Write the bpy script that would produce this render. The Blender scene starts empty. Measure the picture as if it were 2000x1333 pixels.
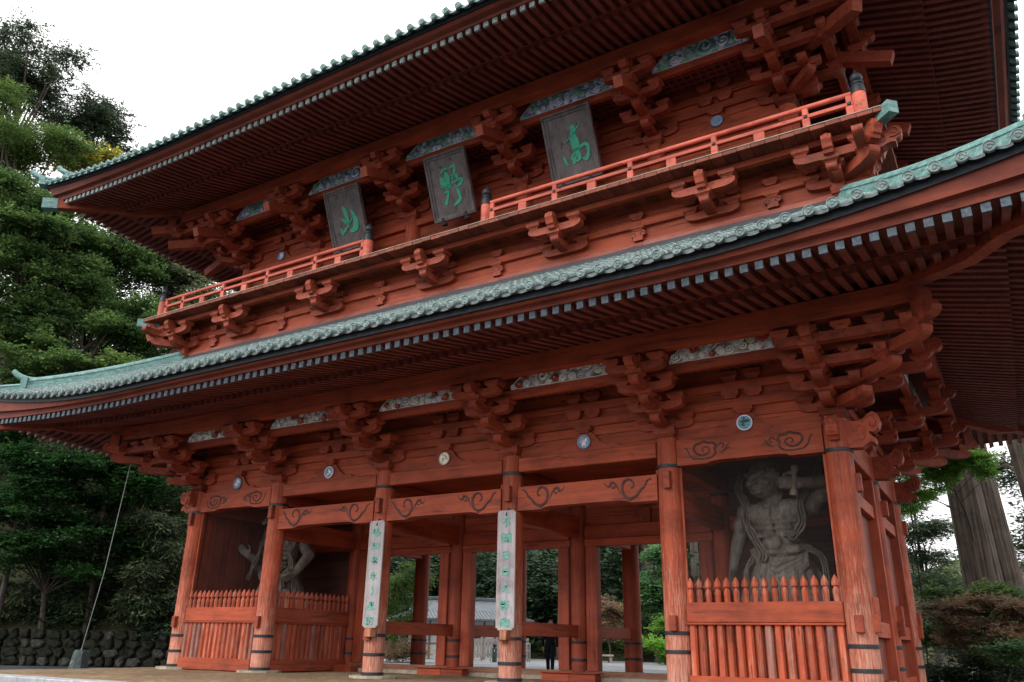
import bpy, bmesh, math, random
import numpy as np
from mathutils import Vector, Matrix
random.seed(7)
RNG = np.random.default_rng(11)
PI = math.pi
S = bpy.context.scene
COL = S.collection

# ------------------------------------------------------------------ camera
cam_d = bpy.data.cameras.new('camera')
cam = bpy.data.objects.new('camera', cam_d)
COL.objects.link(cam)
_r = Vector((0.85527, 0.51790, 0.01710)); _u = Vector((0.16949, -0.31078, 0.93525)); _f = Vector((-0.48968, 0.79699, 0.35359))
cam.matrix_world = Matrix(((_r.x, _u.x, -_f.x, 13.6166), (_r.y, _u.y, -_f.y, -18.6896), (_r.z, _u.z, -_f.z, 0.9582), (0, 0, 0, 1)))
cam_d.lens = 28.126
cam_d.sensor_width = 36
cam_d.clip_end = 800
S.camera = cam

# ------------------------------------------------------------------ light
SUN_EL, SUN_AZ = math.radians(38), math.radians(202)      # azimuth clockwise from +Y
world = bpy.data.worlds.new('World')
S.world = world
world.use_nodes = True
nt = world.node_tree
for n in list(nt.nodes): nt.nodes.remove(n)
sky = nt.nodes.new('ShaderNodeTexSky'); sky.sky_type = 'NISHITA'; sky.sun_disc = False
sky.sun_elevation = SUN_EL; sky.sun_rotation = SUN_AZ; sky.air_density = 1.0; sky.dust_density = 3.0
hs = nt.nodes.new('ShaderNodeHueSaturation'); hs.inputs['Saturation'].default_value = 0.25
mixc = nt.nodes.new('ShaderNodeMix'); mixc.data_type = 'RGBA'; mixc.inputs[0].default_value = 0.8
# overcast dome: luminance rises from the horizon to the zenith as (1 + 2 sin e) / 3
tc = nt.nodes.new('ShaderNodeTexCoord'); sz = nt.nodes.new('ShaderNodeSeparateXYZ'); nt.links.new(tc.outputs['Generated'], sz.inputs[0])
mz = nt.nodes.new('ShaderNodeMapRange'); mz.inputs[1].default_value = 0.0; mz.inputs[2].default_value = 1.0; mz.inputs[3].default_value = 10.0; mz.inputs[4].default_value = 20.0
nt.links.new(sz.outputs[2], mz.inputs[0]); cz = nt.nodes.new('ShaderNodeCombineColor')
for i_ in range(3): nt.links.new(mz.outputs[0], cz.inputs[i_])
nt.links.new(cz.outputs[0], mixc.inputs[7])
bg = nt.nodes.new('ShaderNodeBackground'); bg.inputs['Strength'].default_value = 0.10
wo = nt.nodes.new('ShaderNodeOutputWorld')
nt.links.new(sky.outputs[0], hs.inputs['Color']); nt.links.new(hs.outputs[0], mixc.inputs[6])
nt.links.new(mixc.outputs[2], bg.inputs['Color']); nt.links.new(bg.outputs[0], wo.inputs['Surface'])
sun_d = bpy.data.lights.new('sun', 'SUN'); sun_d.energy = 1.2; sun_d.angle = math.radians(40); sun_d.color = (1, .965, .91)
sun = bpy.data.objects.new('sun', sun_d); COL.objects.link(sun)
sd = Vector((math.sin(SUN_AZ) * math.cos(SUN_EL), math.cos(SUN_AZ) * math.cos(SUN_EL), math.sin(SUN_EL)))
sun.rotation_euler = sd.to_track_quat('Z', 'Y').to_euler()
S.view_settings.view_transform = 'Standard'
S.view_settings.look = 'None'
S.view_settings.exposure = 0.82
S.view_settings.gamma = 1
S.view_settings.use_curve_mapping = False
S.render.engine = 'CYCLES'
S.cycles.max_bounces = 6
S.cycles.diffuse_bounces = 4

# ------------------------------------------------------------------ mesh helper
class M:
    def __init__(s): s.v = []; s.f = []
    def add(s, vs, fs):
        n = len(s.v); s.v += [tuple(map(float, p)) for p in vs]; s.f += [tuple(i + n for i in f) for f in fs]; return s
    def box(s, x0, x1, y0, y1, z0, z1):
        return s.add([(x0,y0,z0),(x1,y0,z0),(x1,y1,z0),(x0,y1,z0),(x0,y0,z1),(x1,y0,z1),(x1,y1,z1),(x0,y1,z1)],
                     [(0,3,2,1),(4,5,6,7),(0,1,5,4),(1,2,6,5),(2,3,7,6),(3,0,4,7)])
    def cbox(s, x0, x1, y0, y1, z0, z1, c=.015):
        """box with chamfered edges along its longest axis and ends"""
        ext = [x1-x0, y1-y0, z1-z0]; ax = ext.index(max(ext))
        lo = [x0,y0,z0]; hi = [x1,y1,z1]; a, b = [i for i in range(3) if i != ax]
        if ax == 1: a, b = b, a
        def ring(t, k):
            A0, A1, B0, B1 = lo[a]+k, hi[a]-k, lo[b]+k, hi[b]-k
            out = []
            for (p, q) in ((A0+c,B0),(A1-c,B0),(A1,B0+c),(A1,B1-c),(A1-c,B1),(A0+c,B1),(A0,B1-c),(A0,B0+c)):
                v = [0,0,0]; v[ax] = t; v[a] = p; v[b] = q; out.append(v)
            return out
        R = [ring(lo[ax], c*.7), ring(lo[ax]+c, 0), ring(hi[ax]-c, 0), ring(hi[ax], c*.7)]
        vs = sum(R, []); fs = [tuple(range(7,-1,-1)), tuple(range(24,32))]
        for k in range(3):
            for i in range(8):
                j = (i+1) % 8; fs.append((k*8+i, k*8+j, k*8+8+j, k*8+8+i))
        return s.add(vs, fs)
    def obox(s, p0, p1, w, h, up=(0,0,1)):
        p0 = Vector(p0); p1 = Vector(p1); d = (p1-p0).normalized(); r = d.cross(Vector(up)).normalized(); u = r.cross(d)
        vs = []
        for p in (p0, p1):
            for a, b in ((-1,-1),(1,-1),(1,1),(-1,1)): vs.append(p + r*(a*w/2) + u*(b*h/2))
        return s.add(vs, [(0,1,2,3),(7,6,5,4),(0,4,5,1),(1,5,6,2),(2,6,7,3),(3,7,4,0)])
    def prism(s, prof, org, ax, ay, az, d0, d1):
        """extrude 2D profile (ax, ay directions) along az from d0 to d1"""
        o = Vector(org); ax = Vector(ax); ay = Vector(ay); az = Vector(az); n = len(prof)
        vs = [o + ax*p[0] + ay*p[1] + az*d for d in (d0, d1) for p in prof]
        fs = [tuple(range(n-1,-1,-1)), tuple(range(n,2*n))] + [(i, (i+1)%n, n+(i+1)%n, n+i) for i in range(n)]
        return s.add(vs, fs)
    def tube(s, pts, rad, n=6, cap=True, flat=1.0):
        pts = [Vector(p) for p in pts]
        if not hasattr(rad, '__len__'): rad = [rad]*len(pts)
        vs = []; prev = None
        for i, p in enumerate(pts):
            d = (pts[min(i+1, len(pts)-1)] - pts[max(i-1, 0)])
            if d.length < 1e-9: d = Vector((0,0,1))
            d.normalize()
            if prev is None:
                a = Vector((0,0,1)) if abs(d.z) < .9 else Vector((1,0,0))
                prev = d.cross(a).normalized()
            r = (prev - d*prev.dot(d)).normalized(); prev = r; u = d.cross(r)
            for k in range(n):
                t = 2*PI*k/n; vs.append(p + r*(math.cos(t)*rad[i]) + u*(math.sin(t)*rad[i]*flat))
        fs = []
        for i in range(len(pts)-1):
            for k in range(n):
                k2 = (k+1) % n; fs.append((i*n+k, i*n+k2, (i+1)*n+k2, (i+1)*n+k))
        if cap:
            fs.append(tuple(range(n-1,-1,-1))); fs.append(tuple((len(pts)-1)*n+k for k in range(n)))
        return s.add(vs, fs)
    def lathe(s, prof, c, n=20, axis='z'):
        """profile [(r, h)] around axis through c"""
        vs = []
        for r, h in prof:
            for k in range(n):
                t = 2*PI*k/n; a, b = r*math.cos(t), r*math.sin(t)
                vs.append((c[0]+a, c[1]+b, c[2]+h) if axis == 'z' else ((c[0]+a, c[1]-h, c[2]+b) if axis == 'y' else (c[0]+h, c[1]+a, c[2]+b)))
        fs = []
        for i in range(len(prof)-1):
            for k in range(n):
                k2 = (k+1) % n; fs.append((i*n+k, i*n+k2, (i+1)*n+k2, (i+1)*n+k))
        fs.append(tuple(range(n-1,-1,-1))); fs.append(tuple((len(prof)-1)*n+k for k in range(n)))
        return s.add(vs, fs)
    def ball(s, c, rx, ry, rz, n=10, m=7):
        prof = [(math.sin(PI*i/m), -math.cos(PI*i/m)) for i in range(m+1)]
        vs = []
        for r, h in prof:
            for k in range(n):
                t = 2*PI*k/n; vs.append((c[0]+rx*r*math.cos(t), c[1]+ry*r*math.sin(t), c[2]+rz*h))
        fs = []
        for i in range(m):
            for k in range(n):
                k2 = (k+1) % n; fs.append((i*n+k, i*n+k2, (i+1)*n+k2, (i+1)*n+k))
        return s.add(vs, fs)
    def xform(s, mat):
        s.v = [tuple(mat @ Vector(p)) for p in s.v]; return s
    def data(s, name, mat=None, smooth=False):
        me = bpy.data.meshes.new(name); me.from_pydata(s.v, [], s.f)
        if mat: me.materials.append(mat)
        if smooth:
            me.polygons.foreach_set('use_smooth', [True]*len(me.polygons))
            try: me.set_sharp_from_angle(angle=math.radians(38))
            except Exception: pass
        me.update(); return me

def link(name, me, parent=None, loc=(0,0,0), rz=0.0, label=None, kind=None):
    o = bpy.data.objects.new(name, me); COL.objects.link(o)
    o.location = loc; o.rotation_euler = (0,0,rz)
    if parent is not None: o.parent = parent
    if label: o['label'] = label
    if kind: o['kind'] = kind
    return o
def obj(name, m, mat, parent=None, smooth=False, label=None, kind=None, loc=(0,0,0), rz=0.0):
    return link(name, m.data(name, mat, smooth), parent, loc, rz, label, kind)
def thing(name, label, cat, loc=(0,0,0), rz=0.0, group=None):
    o = bpy.data.objects.new(name, None); COL.objects.link(o); o.empty_display_size = .3
    o.location = loc; o.rotation_euler = (0,0,rz); o['label'] = label; o['category'] = cat
    if group: o['group'] = group
    return o
def spline(pts, n=6):
    """Catmull-Rom through points (any dimension)"""
    P = [np.array(p, float) for p in pts]; out = []
    for i in range(len(P)-1):
        a = P[max(i-1,0)]; b = P[i]; c = P[i+1]; d = P[min(i+2,len(P)-1)]
        for k in range(n):
            t = k/n; out.append(.5*((2*b)+(-a+c)*t+(2*a-5*b+4*c-d)*t*t+(-a+3*b-3*c+d)*t**3))
    out.append(P[-1]); return out

# ------------------------------------------------------------------ materials
def newmat(name):
    m = bpy.data.materials.new(name); m.use_nodes = True; t = m.node_tree
    b = t.nodes['Principled BSDF']; return m, t, b
def ramp(t, stops):
    r = t.nodes.new('ShaderNodeValToRGB'); e = r.color_ramp.elements
    while len(e) < len(stops): e.new(.5)
    for i, (p, c) in enumerate(stops):
        e[i].position = p; e[i].color = (c[0], c[1], c[2], 1) if hasattr(c, '__len__') else (c, c, c, 1)
    return r
def noise(t, vec, scale, detail=4, rough=.6):
    n = t.nodes.new('ShaderNodeTexNoise'); n.inputs['Scale'].default_value = scale; n.inputs['Detail'].default_value = detail
    n.inputs['Roughness'].default_value = rough
    if vec is not None: t.links.new(vec, n.inputs['Vector'])
    return n
def mapping(t, scale, rnd=True):
    g = t.nodes.new('ShaderNodeNewGeometry'); mp = t.nodes.new('ShaderNodeVectorMath'); mp.operation = 'MULTIPLY'
    mp.inputs[1].default_value = scale; t.links.new(g.outputs['Position'], mp.inputs[0])
    if not rnd: return mp.outputs[0]
    oi = t.nodes.new('ShaderNodeObjectInfo'); ad = t.nodes.new('ShaderNodeVectorMath'); ad.operation = 'ADD'
    mu = t.nodes.new('ShaderNodeMath'); mu.operation = 'MULTIPLY'; mu.inputs[1].default_value = 17.0
    t.links.new(oi.outputs['Random'], mu.inputs[0]); t.links.new(mp.outputs[0], ad.inputs[0]); t.links.new(mu.outputs[0], ad.inputs[1])
    return ad.outputs[0]
def mixrgb(t, fac, a, b, mode='MIX'):
    n = t.nodes.new('ShaderNodeMix'); n.data_type = 'RGBA'; n.blend_type = mode
    if isinstance(fac, (int, float)): n.inputs[0].default_value = fac
    else: t.links.new(fac, n.inputs[0])
    for i, x in ((6, a), (7, b)):
        if hasattr(x, '__len__'): n.inputs[i].default_value = (*x[:3], 1)
        else: t.links.new(x, n.inputs[i])
    return n.outputs[2]
def bump(t, b, h, strength=.3, dist=.02):
    n = t.nodes.new('ShaderNodeBump'); n.inputs['Strength'].default_value = strength; n.inputs['Distance'].default_value = dist
    t.links.new(h, n.inputs['Height']); t.links.new(n.outputs[0], b.inputs['Normal'])

def wood(name, grain, base=(.37,.066,.026), dark=(.21,.036,.018), fade=(.50,.20,.125), fade_lo=.60, fade_hi=.80, base_wear=0.0, rough=.62, var=.18, patch=None, crack=.42):
    """red painted timber: long grain, worn pale patches, per-piece tone"""
    m, t, b = newmat(name)
    v = mapping(t, grain); n1 = noise(t, v, 1.0, 6, .65)
    r1 = ramp(t, [(.28, dark), (.52, base), (.75, tuple(min(1, c*1.18) for c in base))]); t.links.new(n1.outputs[0], r1.inputs[0])
    v2 = mapping(t, patch or tuple(g*.55 for g in grain)); n2 = noise(t, v2, 1.6, 8, .72)
    r2 = ramp(t, [(fade_lo, 0.0), (fade_hi, 1.0)])
    src = n2.outputs[0]
    if base_wear > 0:
        g = t.nodes.new('ShaderNodeNewGeometry'); sx = t.nodes.new('ShaderNodeSeparateXYZ'); t.links.new(g.outputs['Position'], sx.inputs[0])
        mr = t.nodes.new('ShaderNodeMapRange'); mr.inputs[1].default_value = 3.4; mr.inputs[2].default_value = 0.2; mr.inputs[3].default_value = 0; mr.inputs[4].default_value = base_wear
        t.links.new(sx.outputs[2], mr.inputs[0]); ad = t.nodes.new('ShaderNodeMath'); ad.operation = 'ADD'
        t.links.new(src, ad.inputs[0]); t.links.new(mr.outputs[0], ad.inputs[1]); src = ad.outputs[0]
    t.links.new(src, r2.inputs[0])
    c = mixrgb(t, r2.outputs[0], r1.outputs[0], fade)
    n3 = noise(t, mapping(t, tuple(g*2.2 for g in grain)), 1.0, 3, .5); r3 = ramp(t, [(.30, (crack,)*3), (.37, (1,1,1))]); t.links.new(n3.outputs[0], r3.inputs[0])
    c = mixrgb(t, 1.0, c, r3.outputs[0], 'MULTIPLY')                      # drying cracks
    n4 = noise(t, mapping(t, (.9,.9,1.3)), 1.0, 6, .65); r4 = ramp(t, [(.34, (.66,.64,.64)), (.52, (1,1,1)), (.70, (1.12,1.12,1.10))]); t.links.new(n4.outputs[0], r4.inputs[0])
    c = mixrgb(t, 1.0, c, r4.outputs[0], 'MULTIPLY')                      # water stains and repainted patches
    oi = t.nodes.new('ShaderNodeObjectInfo'); rr = ramp(t, [(0, (1-var,)*3), (1, (1+var*.4,)*3)]); t.links.new(oi.outputs['Random'], rr.inputs[0])
    c = mixrgb(t, 1.0, c, rr.outputs[0], 'MULTIPLY')
    t.links.new(c, b.inputs['Base Color']); b.inputs['Roughness'].default_value = rough
    b.inputs['Specular IOR Level'].default_value = .3
    bump(t, b, n1.outputs[0], .35, .012)
    return m
RX = wood('vermilion_timber_long', (.5, 9, 9))
RY = wood('vermilion_timber_deep', (9, .5, 9))
RZ = wood('vermilion_column', (10, 10, .5), base_wear=.21, fade=(.58,.31,.23), fade_lo=.54, fade_hi=.82, patch=(19.0, 19.0, 1.5))
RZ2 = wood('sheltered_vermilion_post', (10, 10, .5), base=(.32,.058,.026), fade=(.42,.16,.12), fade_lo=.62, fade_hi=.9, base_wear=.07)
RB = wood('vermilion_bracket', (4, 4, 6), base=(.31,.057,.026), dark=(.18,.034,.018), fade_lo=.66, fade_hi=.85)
RZ3 = wood('shade_toned_side_boards', (10, 10, .5), base=(.20,.042,.024), dark=(.12,.028,.018), fade=(.30,.12,.09), fade_lo=.62, fade_hi=.9)  # red timber again, with the side wall's shade put into a darker colour
RF = wood('faded_vermilion_rail', (1.2, 8, 8), base=(.62,.135,.088), dark=(.46,.095,.06), fade=(.66,.22,.16), fade_lo=.55, fade_hi=.8)
RS = wood('worn_vermilion_picket', (9, 9, 1.0), base=(.42,.080,.035), fade=(.50,.26,.20), fade_lo=.50, fade_hi=.75, var=.35)
RG = wood('grey_worn_slat', (9, 9, 1.0), base=(.30,.115,.085), dark=(.19,.085,.07), fade=(.32,.20,.18), fade_lo=.45, fade_hi=.7)
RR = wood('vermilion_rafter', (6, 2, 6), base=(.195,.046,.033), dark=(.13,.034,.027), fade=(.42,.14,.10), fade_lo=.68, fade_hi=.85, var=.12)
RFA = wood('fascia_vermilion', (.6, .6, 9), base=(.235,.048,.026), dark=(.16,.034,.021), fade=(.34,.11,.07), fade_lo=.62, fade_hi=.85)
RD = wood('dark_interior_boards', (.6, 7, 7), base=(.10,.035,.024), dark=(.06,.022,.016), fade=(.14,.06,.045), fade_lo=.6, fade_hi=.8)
RFl = wood('brown_floor_board', (7, 1, 7), base=(.22,.050,.024), dark=(.11,.026,.014), fade=(.30,.11,.065), fade_lo=.6, fade_hi=.8, var=.3)
RW = wood('stained_base_board', (.6, 9, 9), base=(.30,.075,.05), dark=(.13,.035,.028), fade=(.42,.19,.16), fade_lo=.5, fade_hi=.72)
THR = wood('worn_threshold', (.5, 8, 8), base=(.27,.14,.085), dark=(.17,.08,.05), fade=(.30,.075,.04), fade_lo=.5, fade_hi=.68)
GW = wood('grey_weathered_wood', (5, 5, .7), base=(.155,.135,.135), dark=(.085,.075,.078), fade=(.23,.205,.205), fade_lo=.5, fade_hi=.75, var=.1)
PW = wood('pale_board_wood', (9, 9, .8), base=(.34,.31,.335), dark=(.21,.19,.21), fade=(.44,.40,.42), fade_lo=.45, fade_hi=.75, var=.08, crack=.75)
STW = wood('statue_wood', (8, 8, 4), base=(.115,.093,.080), dark=(.045,.037,.033), fade=(.24,.195,.16), fade_lo=.50, fade_hi=.75, var=.05, rough=.7)

def simple(name, col, rough=.6, metal=0.0, var=.15, scale=6.0, spec=.4, bumpk=0.0):
    m, t, b = newmat(name); v = mapping(t, (1,1,1)); n = noise(t, v, scale, 5, .6)
    r = ramp(t, [(.3, tuple(c*(1-var*1.6) for c in col)), (.7, tuple(min(1, c*(1+var)) for c in col))])
    t.links.new(n.outputs[0], r.inputs[0]); t.links.new(r.outputs[0], b.inputs['Base Color'])
    b.inputs['Roughness'].default_value = rough; b.inputs['Metallic'].default_value = metal; b.inputs['Specular IOR Level'].default_value = spec
    if bumpk: bump(t, b, n.outputs[0], bumpk, .03)
    return m
def patina(name, light, mid, dark, sc=(2,2,2), lo=.35, hi=.65):
    m, t, b = newmat(name); v = mapping(t, sc); n = noise(t, v, 1.6, 8, .7)
    r = ramp(t, [(lo-.08, dark), ((lo+hi)/2, mid), (hi, light)]); t.links.new(n.outputs[0], r.inputs[0])
    v2 = mapping(t, (14,14,14)); n2 = noise(t, v2, 1.0, 4, .6); r2 = ramp(t, [(.35, (.72,)*3), (.65, (1.1,)*3)]); t.links.new(n2.outputs[0], r2.inputs[0])
    t.links.new(mixrgb(t, 1.0, r.outputs[0], r2.outputs[0], 'MULTIPLY'), b.inputs['Base Color'])
    b.inputs['Roughness'].default_value = .55; b.inputs['Specular IOR Level'].default_value = .35
    bump(t, b, n2.outputs[0], .25, .01); return m
TILE = patina('copper_tile', (.33,.40,.37), (.155,.215,.21), (.05,.075,.08), (3,7,7), .38, .68)
TEAL = patina('verdigris', (.27,.45,.41), (.15,.29,.27), (.05,.11,.115), (3,3,7), .34, .74)
CAP = patina('rafter_cap_copper', (.22,.30,.31), (.085,.115,.14), (.035,.045,.065), (6,6,6), .44, .76)
DECK = patina('dark_pan_tile', (.10,.14,.14), (.045,.065,.07), (.02,.028,.032), (3,3,3), .38, .7)
PAN = patina('grey_pan_tile', (.20,.24,.235), (.085,.11,.11), (.03,.04,.045), (7,7,14), .38, .66)
FLASH = patina('dark_copper_strip', (.11,.17,.19), (.024,.033,.046), (.012,.016,.022), (1.2,1.2,6), .46, .88)
IRON = simple('dark_iron', (.028,.030,.036), .5, .3, .25, 12)
INK = simple('dark_carving', (.085,.038,.034), .6, 0, .3, 9)
GREEN = simple('green_lettering', (.05,.42,.27), .55, 0, .15, 8)
GREEN2 = simple('pale_green_lettering', (.11,.36,.28), .55, 0, .3, 14)
WHITE = simple('white_paint', (.88,.88,.86), .6, 0, .08, 10)
LAV = simple('lavender_paint', (.74,.78,.90), .6, 0, .08, 10)
NAVY = simple('blue_paint', (.27,.33,.50), .6, 0, .3, 5)
OCHRE = simple('grey_ochre_ground', (.54,.49,.43), .6, 0, .5, 4)
FLOWER = simple('red_flower', (.42,.05,.035), .6, 0, .2, 8)
CREAM = simple('cream_paint', (.62,.52,.33), .6, 0, .2, 8)
PGREEN = simple('painted_green', (.06,.15,.075), .6, 0, .3, 6)
SKYBL = simple('painted_sky_blue', (.16,.33,.48), .6, 0, .25, 12)
STONE = simple('pale_stone', (.36,.31,.24), .85, 0, .25, 4, .2, .4)
GRANITE = simple('shade_toned_rough_granite', (.045,.045,.042), .85, 0, .5, 6, .2, .6)  # granite, its colour lowered to stand in for tree shade on the wall
MOSSY = simple('shade_toned_mossy_stone', (.018,.020,.015), .9, 0, .7, 3, .1, .6)  # moss tone, with the shade of overhanging trees also put into the colour
CONC = simple('concrete_kerb', (.33,.34,.36), .85, 0, .15, 5, .2, .2)
SLATE = simple('dark_green_stone', (.045,.065,.065), .6, 0, .3, 8, .3, .2)
WIRE = simple('steel_wire', (.30,.31,.31), .45, .6, .1, 5)
NET = simple('net_wire', (.10,.10,.10), .6, 0, .1, 5)
DWIRE = simple('dark_wire', (.03,.03,.03), .5, .2, .1, 5)
BLACK = simple('black_cloth', (.012,.014,.022), .85, 0, .3, 20, .1)
SKIN = simple('skin', (.42,.24,.17), .55, 0, .08, 6)
HAIR = simple('dark_hair', (.015,.012,.01), .6, 0, .2, 30)
PLASTER = simple('white_plaster', (.50,.50,.48), .8, 0, .06, 2)
ROOFG = simple('grey_metal_roof', (.085,.10,.115), .5, .1, .2, 3)
TIMBER = simple('grey_brown_timber', (.16,.13,.11), .75, 0, .25, 5)
DGLASS = simple('dark_glass', (.02,.022,.024), .15, 0, .1, 2, .5)
BARK = wood('cedar_bark', (9,9,.55), base=(.10,.075,.060), dark=(.022,.018,.015), fade=(.28,.26,.23), fade_lo=.63, fade_hi=.70, var=.1, rough=.95, patch=(11,11,5))
BARK2 = wood('dark_bark', (6,6,2), base=(.075,.06,.05), dark=(.03,.025,.02), fade=(.14,.12,.10), fade_lo=.6, fade_hi=.8, var=.2, rough=.9)

def leafmat(name, c1, c2, c3=None, p3=.9, trans=.35):
    m, t, b = newmat(name)
    g = t.nodes.new('ShaderNodeNewGeometry')
    stops = [(0, c1), (.6, c2)] + ([(p3, c3)] if c3 else [])
    r = ramp(t, stops); t.links.new(g.outputs['Random Per Island'], r.inputs[0])
    v = mapping(t, (.55,.55,.75), False); n = noise(t, v, 1.0, 3, .55)
    r2 = ramp(t, [(.32, (.55,.6,.62)), (.68, (1.35,1.3,1.1))]); t.links.new(n.outputs[0], r2.inputs[0])
    c = mixrgb(t, 1.0, r.outputs[0], r2.outputs[0], 'MULTIPLY')
    t.links.new(c, b.inputs['Base Color']); b.inputs['Roughness'].default_value = .55; b.inputs['Specular IOR Level'].default_value = .25
    tr = t.nodes.new('ShaderNodeBsdfTranslucent'); t.links.new(c, tr.inputs['Color'])
    mx = t.nodes.new('ShaderNodeMixShader'); mx.inputs[0].default_value = trans
    out = t.nodes['Material Output']; t.links.new(b.outputs[0], mx.inputs[1]); t.links.new(tr.outputs[0], mx.inputs[2]); t.links.new(mx.outputs[0], out.inputs['Surface'])
    return m
LF_CON = leafmat('fir_needles', (.035,.068,.045), (.065,.105,.066), (.13,.155,.09))
LF_CED = leafmat('cedar_bright', (.055,.12,.040), (.11,.19,.052), (.20,.26,.07), p3=.95, trans=.45)
LF_YEL = leafmat('yellow_leaves', (.20,.23,.035), (.38,.36,.05), (.50,.38,.05))
LF_BRD = leafmat('broad_leaves', (.045,.10,.036), (.095,.18,.058), (.19,.26,.085), p3=.95, trans=.45)
LF_HIL = leafmat('hillside_leaves', (.028,.062,.026), (.055,.11,.038), (.11,.16,.06))
LF_GRY = leafmat('grey_green_leaves', (.07,.12,.065), (.14,.20,.10), (.27,.26,.17), trans=.42)
LF_DRK = leafmat('shade_maple_leaves', (.018,.060,.020), (.032,.095,.030), (.06,.15,.045))
LF_BAM = leafmat('bamboo_grass', (.026,.048,.028), (.055,.080,.048), (.16,.18,.09))
LF_FOR = leafmat('forest_leaves', (.014,.032,.018), (.028,.060,.030), (.055,.10,.045))
LF_RED = leafmat('red_maple_leaves', (.27,.17,.125), (.40,.22,.17), (.22,.25,.11), trans=.5)
LF_AZA = leafmat('azalea_leaves', (.05,.13,.06), (.11,.24,.10), (.18,.32,.15))
LF_SPR = leafmat('cedar_spray', (.10,.26,.04), (.17,.38,.06), (.26,.44,.08), trans=.45)

# ------------------------------------------------------------------ ground and setting
def ground_mat(name, a, b_, c_, sc, bk=.4):
    m, t, b = newmat(name); v = mapping(t, (1,1,1), False); n = noise(t, v, sc, 10, .7); n2 = noise(t, v, .35, 4, .6)
    r = ramp(t, [(.3, a), (.5, b_), (.72, c_)]); t.links.new(n.outputs[0], r.inputs[0])
    r2 = ramp(t, [(.35, (.7,.7,.7)), (.65, (1.15,1.15,1.15))]); t.links.new(n2.outputs[0], r2.inputs[0])
    t.links.new(mixrgb(t, 1.0, r.outputs[0], r2.outputs[0], 'MULTIPLY'), b.inputs['Base Color']); b.inputs['Roughness'].default_value = .95
    b.inputs['Specular IOR Level'].default_value = .15; bump(t, b, n.outputs[0], bk, .05); return m
EARTH = ground_mat('trodden_earth', (.13,.085,.048), (.215,.145,.085), (.34,.255,.16), 3.0)
GRAVEL = ground_mat('pale_gravel', (.15,.155,.17), (.25,.255,.27), (.37,.37,.38), 9.0)
ASPH = ground_mat('asphalt', (.035,.036,.04), (.05,.05,.053), (.075,.073,.07), 12.0, .2)
SOIL = ground_mat('forest_soil', (.02,.018,.012), (.04,.035,.02), (.05,.06,.025), 1.2)

def grid_sheet(name, x0, x1, y0, y1, nx, ny, fz, mat):
    m = M(); xs = np.linspace(x0, x1, nx); ys = np.linspace(y0, y1, ny)
    vs = [(x, y, fz(x, y)) for y in ys for x in xs]
    fs = [(j*nx+i, j*nx+i+1, (j+1)*nx+i+1, (j+1)*nx+i) for j in range(ny-1) for i in range(nx-1)]
    m.add(vs, fs); o = obj(name, m, mat, smooth=True); o['kind'] = 'structure'; return o
grid_sheet('road', -400, 400, -300, 500, 9, 9, lambda x, y: -.50, ASPH)
grid_sheet('gravel_court', -24, 40, 12.2, 34, 4, 4, lambda x, y: -.03, GRAVEL)
m = M(); m.box(-24,40,12.0,12.2,-.5,-.026); o = obj('court_kerb', m, CONC); o['kind'] = 'structure'
# raised earth platform with a slightly uneven top
def ez(x, y): return .018*math.sin(x*1.7+y*.6)*math.sin(y*1.3-x*.4) - .012
grid_sheet('earth_platform', -11.9, 13.4, -6.4, 12.0, 90, 70, ez, EARTH)
m = M(); m.box(-12.15,-11.9,-6.9,12.0,-.5,-.02); m.box(13.4,13.65,-6.9,12.0,-.5,-.02)
o = obj('platform_side_wall', m, STONE); o['kind'] = 'structure'
kerb = thing('platform_kerb', 'row of grey blue kerb stones along the front edge of the earth platform', 'kerb', (0,-6.7,-.5))
x = -12.15; k = 0
while x < 13.6:
    w = 1.15 + .1*random.random(); mm = M(); mm.cbox(x+.006, min(x+w, 13.65)-.006, -.28, .28, 0, .5+.012*random.random(), .02)
    obj('kerb_stone', mm, CONC, kerb); x += w

# wooded hill on the left and behind the court
WN = np.array([-.5235, .852]); W0 = np.array([-30.61, 4.97])
def hill_z(x, y):
    t = (np.array([x, y])-W0) @ WN; s = (np.array([x, y])-W0) @ np.array([.852, .5235])
    z1 = 1.2 + .78*max(0, t-.4) + .5*math.sin(x*.31)*math.cos(y*.27)
    k = min(1, max(0, (13-s)/10))
    zb = -.1 + max(0, (y-33.5))*.62
    return max(zb if s > 6 else -9, z1*k - 3*(1-k)) if t > .45 else -.9
def hill_sheet():
    m = M(); n1, n2 = 60, 34; vs = []
    for j in range(n2):
        t = .5 + (j/(n2-1))**1.6*70
        for i in range(n1):
            s = -40 + 54*i/(n1-1); p = W0 + WN*t + np.array([.852,.5235])*s
            k = min(1, max(0, (11.5-s)/6))
            z = (1.0 + 1.0*min(24, t-.5) + .3*math.sin(p[0]*.5)*math.cos(p[1]*.4))*k - .4*(1-k) - (2 if j == 0 else 0)
            vs.append((p[0], p[1], z))
    m.add(vs, [(j*n1+i, j*n1+i+1, (j+1)*n1+i+1, (j+1)*n1+i) for j in range(n2-1) for i in range(n1-1)])
    o = obj('wooded_hillside', m, SOIL, smooth=True); o['kind'] = 'structure'
hill_sheet()
grid_sheet('rear_hill', -70, 8, 34, 90, 30, 20, lambda x, y: -.04 + max(0, y-35)*.55 - max(0, x+6)*1.9 - (.5 if x > -2 else 0), SOIL)
def far_z(x, y): return -2 + max(0, (y-70))*.30 + 3*math.sin(x*.06)
grid_sheet('far_hill', 2, 60, 60, 150, 20, 20, lambda x, y: -1.2 + max(0, y-66)*.20 + 1.0*math.sin(x*.2), SOIL)

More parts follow.
